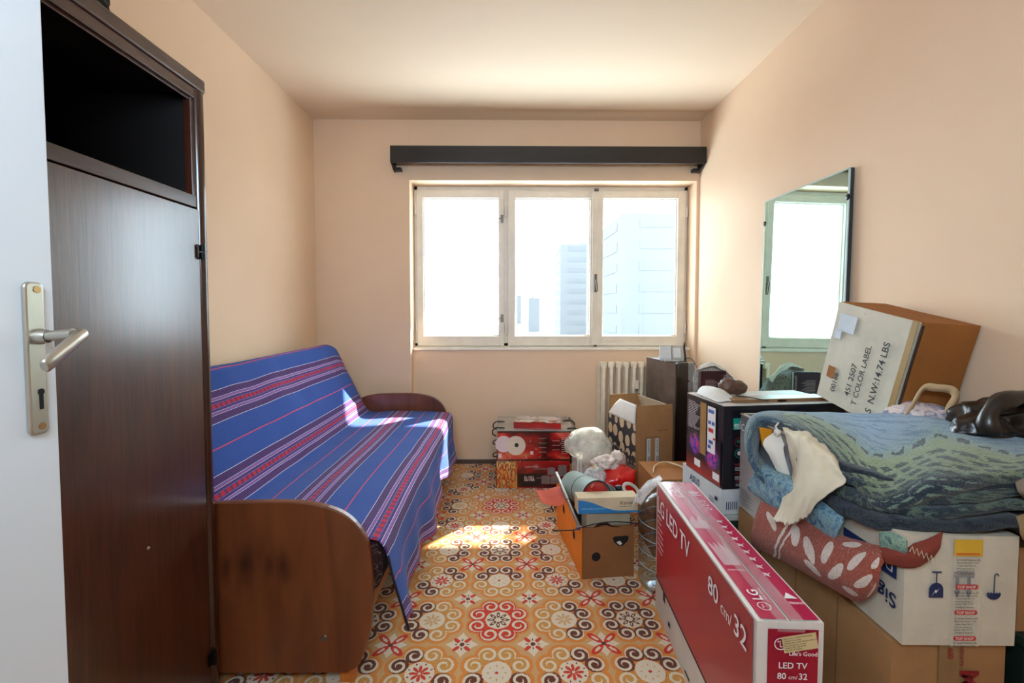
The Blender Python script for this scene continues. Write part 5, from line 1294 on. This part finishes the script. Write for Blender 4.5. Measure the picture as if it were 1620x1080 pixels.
for k in range(16):
    t_0 = k / 15; a = Vector((0.872, 1.130, 0.640)).lerp(Vector((0.852, 0.990, 0.666)), t_0)
    mb.tube([a, a + Vector((-.012, -.010, -.010 - .004 * (k % 3)))], .0016, 5)
part('fringe', mb, plain('tan_fringe', '#7d705c', .9), bB)

M_BEI = plain('cream_cotton', '#cdc1a8', .85, var=.08, scale=8, bump=.2, bscale=25)
bc = thing('cream_cloth', 'cream cotton cloth spilling out of the open fold of the plaid blanket', 'cloth', (.82, 1.3, .72)); oC = Vector((.82, 1.3, .72))
Gc = patch([
 [(0.852, 1.370, 0.817), (0.885, 1.340, 0.819), (0.899, 1.285, 0.813), (0.868, 1.170, 0.792)],
 [(0.843, 1.330, 0.778), (0.838, 1.270, 0.810), (0.844, 1.210, 0.807), (0.833, 1.100, 0.783)],
 [(0.848, 1.310, 0.708), (0.824, 1.240, 0.745), (0.811, 1.160, 0.773), (0.823, 1.070, 0.759)],
 [(0.810, 1.280, 0.648), (0.792, 1.210, 0.677), (0.775, 1.130, 0.713), (0.782, 1.080, 0.724)],
 [(0.764, 1.260, 0.579), (0.761, 1.200, 0.597), (0.768, 1.160, 0.620), (0.773, 1.120, 0.662)]], 110, 80, .004, 16, 7)
for i, r in enumerate(Gc):
    for k, p in enumerate(r):
        a, b = i / 109, k / 79
        f = math.sin(b * 17 - a * 7 + 3 * noise.noise(p * 9)) * .006 + math.sin(b * 31 - a * 4 + 4 * noise.noise(p * 14)) * .003
        rag = .010 * noise.noise(Vector((b * 14, 3, 1))) * max(0, a - .8) * 5
        r[k] = p + Vector((-.4, -.75, .2)) * f * (1 - .4 * a) + Vector((0, 0, rag))
mb = MB(); mb.grid(Gc); loc(mb, oC)
part('large_panel', mb, M_BEI, bc, smooth=True, solid=.003)
mb = MB(); mb.grid(patch([[(0.843, 1.395, 0.798), (0.861, 1.385, 0.793), (0.872, 1.375, 0.776)], [(0.803, 1.390, 0.764), (0.822, 1.370, 0.762), (0.848, 1.355, 0.758)], [(0.814, 1.370, 0.726), (0.826, 1.350, 0.721), (0.847, 1.340, 0.720)], [(0.825, 1.350, 0.686), (0.837, 1.335, 0.683), (0.853, 1.330, 0.681)]], 24, 18, .002, 20, 9)); loc(mb, oC)
part('tied_corner', mb, plain('white_cotton', '#d6cdc0', .85, bump=.2, bscale=25), bc, smooth=True, solid=.003)
mb = MB(); mb.ball(Vector((0.839, 1.375, 0.800)) - oC, .010, sub=3, amp=.2, squash=(1, 1, 1.1)); mb.tube([Vector((0.839, 1.375, 0.804)) - oC, Vector((0.836, 1.380, 0.818)) - oC, Vector((0.849, 1.385, 0.829)) - oC], [.004, .003, .002], 8); part('knot', mb, plain('white_cotton', '#d6cdc0'), bc, smooth=True)
yc = MB(); yc.prism([(0, 0), (.115, -.018), (.10, -.062), (.012, -.062)], 'y', 0, .010, Matrix.Translation((0.815, 1.430, 0.801)))
tag(part('yellow_folder', yc, plain('amber_card', '#dd8f1c', .4), bevel=.002), 'amber yellow card folder peeking out of the fold of the plaid blanket', 'folder')

def towel_mat():
    nb = NB('terracotta_towel'); t = nb.new('ShaderNodeUVMap'); 
    v = nb.coord('UV', (5.2, 2.4, 1)); fz = nb.noise(nb.coord(), 240, 3, .7); w_ = nb.noise(nb.coord('UV', (9, 6, 1)), 1, 3)
    s = nb.new('ShaderNodeSeparateXYZ'); nb.link(t.outputs[0], s.inputs[0]); U = Ex(nb.nt, s.outputs[0]); V = Ex(nb.nt, s.outputs[1])
    # fan of white leaves
    k = None
    for (a, b, l, wd_, ang) in ((.30, .62, .10, .035, 1.9), (.40, .50, .13, .035, 2.2), (.50, .62, .12, .034, 1.5), (.58, .40, .11, .036, 1.2), (.68, .66, .12, .036, 1.0), (.78, .42, .13, .040, .5), (.88, .66, .10, .04, .2), (.45, .25, .10, .034, 2.6), (.88, .22, .10, .035, 1.2), (.12, .70, .12, .030, 2.3), (.18, .9, .08, .03, 1.3), (.62, .88, .09, .03, .4), (.97, .9, .08, .04, 2.4), (.70, .2, .10, .03, 2.9)):
        ca, sa = math.cos(ang), math.sin(ang); du = U - a; dv = (V - b) * .42
        p = (du * ca + dv * sa) / (l * .55); q_ = (dv * ca - du * sa) / (wd_ * .62)
        e_ = (p * p + q_ * q_) < (w_ * 1.5 + .65)
        k = e_ if k is None else k.max(e_)
    line = ((U - .22 - (V - .5) * .05 + (w_ - .5) * .03).abs() < .008).max((U - .255 - (V - .5) * .06 + (w_ - .5) * .03).abs() < .006)
    k = k.max(line)
    c = nb.mix(k, hx('#9a4b38'), hx('#d5c4b8')); c = nb.mix((fz < .43) * .3, c, hx('#5d2a20')); c = nb.mix((fz > .6) * .18, c, hx('#e8d8cc'))
    nb.set(Base_Color=c, Roughness=1, Specular_IOR_Level=.05, Sheen_Weight=.2); nb.bump(fz + w_, .6, .006); return nb.mat
rt2 = thing('terry_towel', 'terracotta terry towel with white leaf pattern hanging over the side of the white box', 'towel', (.82, 1.1, .60)); oT = Vector((.82, 1.1, .60))
mb = MB(); mb.grid(patch([
 [(0.800, 1.425, 0.417), (0.805, 1.274, 0.452), (0.812, 1.127, 0.484), (0.822, 1.030, 0.500), (0.835, 0.989, 0.543)],
 [(0.785, 1.407, 0.468), (0.790, 1.251, 0.502), (0.795, 1.095, 0.531), (0.805, 0.992, 0.554), (0.825, 0.968, 0.588)],
 [(0.790, 1.389, 0.526), (0.800, 1.235, 0.562), (0.805, 1.089, 0.586), (0.815, 0.985, 0.607), (0.830, 0.962, 0.629)],
 [(0.805, 1.385, 0.578), (0.820, 1.232, 0.610), (0.835, 1.105, 0.613), (0.845, 1.001, 0.639), (0.850, 0.980, 0.645)]], 40, 70, .003, 13, 8)); loc(mb, oT)
part('cloth', mb, towel_mat(), rt2, smooth=True, solid=.014)
mb = MB(); mb.grid(patch([[(0.834, 0.975, 0.648), (0.865, 0.938, 0.673), (0.918, 0.920, 0.712)], [(0.829, 0.965, 0.639), (0.854, 0.922, 0.660), (0.904, 0.912, 0.692)], [(0.835, 0.965, 0.624), (0.860, 0.925, 0.636), (0.893, 0.918, 0.664)]], 14, 24, .002, 20, 3)); loc(mb, oT)
part('corner', mb, plain('terracotta_terry', '#7c3527', 1, bump=.6, bscale=200), rt2, smooth=True, solid=.009)
mb = MB(); pa = Vector((0.849, 0.925, 0.677)); pb = Vector((0.882, 0.906, 0.663)); pts = []
for k in range(11):
    p = pa.lerp(pb, k / 10); pts.append(p - oT + Vector((0, -.004, .008 if k % 2 else -.006)))
mb.tube(pts, .0011, 5); part('zigzag_stitch', mb, plain('cream_thread', '#d8c8a8', .8), rt2)

cloth('beige_fabric', 'beige fabric end poking out between the blanket folds at the right edge', 'cloth',
  [[(1.081, 0.935, 0.814), (1.103, 0.930, 0.824), (1.150, 0.930, 0.832)], [(1.077, 0.925, 0.800), (1.091, 0.915, 0.800), (1.140, 0.920, 0.795)], [(1.093, 0.930, 0.783), (1.110, 0.925, 0.766), (1.154, 0.930, 0.761)]], plain('beige_fabric', '#7d7060', .9, bump=.2), 14, 16, .004, .004, 20, 2, 'beige fabric ends')
cloth('beige_fabric', 'tan fabric corner hanging below the blanket folds at the right edge', 'cloth',
  [[(1.077, 0.925, 0.743), (1.095, 0.920, 0.752), (1.154, 0.930, 0.750)], [(1.074, 0.915, 0.727), (1.091, 0.910, 0.722), (1.144, 0.920, 0.714)], [(1.087, 0.920, 0.700), (1.102, 0.915, 0.687), (1.159, 0.930, 0.667)]], plain('tan_fabric', '#8d7452', .9, bump=.2), 14, 16, .004, .004, 20, 5, 'beige fabric ends')

# ---- paper carrier with ribbon handle and the black bag
pb_ = thing('paper_bag', 'pale printed paper bag with a flat beige handle, in front of the leaning box', 'bag', (1.14, 1.32, .84)); oP = Vector((1.14, 1.32, .84))
def bag_mat():
    nb = NB('pale_bag_print'); n = nb.noise(nb.coord(), 28, 4, .6, 1.5)
    nb.set(Base_Color=nb.ramp(n, [(.40, hx('#e2d6d2')), (.50, hx('#c9b7b8')), (.56, hx('#5f7fa6')), (.62, hx('#e0d0c6')), (.72, hx('#a87c72'))]), Roughness=.35); nb.bump(n, .4, .01); return nb.mat
mb = MB(); mb.grid(patch([[(1.146, 1.360, 0.842), (1.204, 1.320, 0.844), (1.269, 1.270, 0.849), (1.300, 1.220, 0.841)], [(1.166, 1.370, 0.867), (1.212, 1.330, 0.880), (1.288, 1.290, 0.881), (1.321, 1.250, 0.862)], [(1.206, 1.385, 0.884), (1.258, 1.360, 0.897), (1.317, 1.330, 0.887), (1.344, 1.290, 0.870)], [(1.227, 1.390, 0.863), (1.278, 1.380, 0.865), (1.348, 1.360, 0.859), (1.386, 1.330, 0.841)]], 24, 36, .005, 22, 4)); loc(mb, oP)
part('bag_body', mb, bag_mat(), pb_, smooth=True, solid=.003)
ribbon = [(1.190, 1.320, 0.856), (1.214, 1.320, 0.898), (1.244, 1.320, 0.947), (1.279, 1.315, 0.948), (1.318, 1.310, 0.943), (1.325, 1.305, 0.921), (1.298, 1.295, 0.891), (1.275, 1.280, 0.854)]
rp = catmull(ribbon, 50); wd_ = Vector((.9, -.4, .15)).normalized() * .008
mb = MB()
Gr = []
for i, p in enumerate(rp):
    p = Vector([float(c) for c in p]); tdir = Vector([float(c) for c in (rp[min(i+1, 49)] - rp[max(i-1, 0)])]).normalized(); side = tdir.cross(Vector((.15, -1, -.1))).normalized() * .0115
    Gr.append([p - side - oP, p + side + Vector((0, .006, 0)) - oP])
mb.grid(Gr); part('handle', mb, plain('beige_ribbon', '#d8b98e', .5, var=.05), pb_, smooth=True, solid=.0015)
bb = thing('black_bag', 'knotted black plastic bag beside the leaning box at the right edge', 'bag', (1.335, 1.155, .868)); oK = Vector((1.30, 1.16, .86))
M_BLK = plain('black_polythene', '#1a1410', .34, coat=.15, var=.3, bump=.35, bscale=9)
mb = MB(); mb.ball((.02, .03, .005), .115, amp=.2, freq=2.2, seed=17, squash=(1.15, .8, .62), sub=4); mb.ball((-.085, .0, .0), .065, amp=.15, freq=2.0, seed=19, squash=(1.2, .8, .7), sub=4); part('film', mb, M_BLK, bb, smooth=True)
mb = MB(); lp = catmull([(-.125, -.05, .0), (-.12, -.045, .055), (-.06, -.04, .088), (.04, -.03, .085), (.11, -.03, .05), (.10, -.05, .0)], 30)
mb.tube([tuple(map(float, p)) for p in lp], [.021 + .004 * math.sin(k * .8) for k in range(30)], 12); part('loop_handle', mb, M_BLK, bb, smooth=True)
mb = MB(); lp = catmull([(-.04, -.07, .06), (-.03, -.085, .03), (.01, -.095, .0), (.04, -.10, -.035)], 20)
mb.tube([tuple(map(float, p)) for p in lp], [.016 + .003 * math.sin(k * .9) for k in range(20)], 10); part('knot', mb, M_BLK, bb, smooth=True)
mb = MB(); mb.ball((-.035, -.065, .062), .016, sub=2, amp=.3, squash=(1, .6, 1)); part('paper_scrap', mb, plain('pale_scrap', '#cdbf9f', .7), bb, smooth=True)
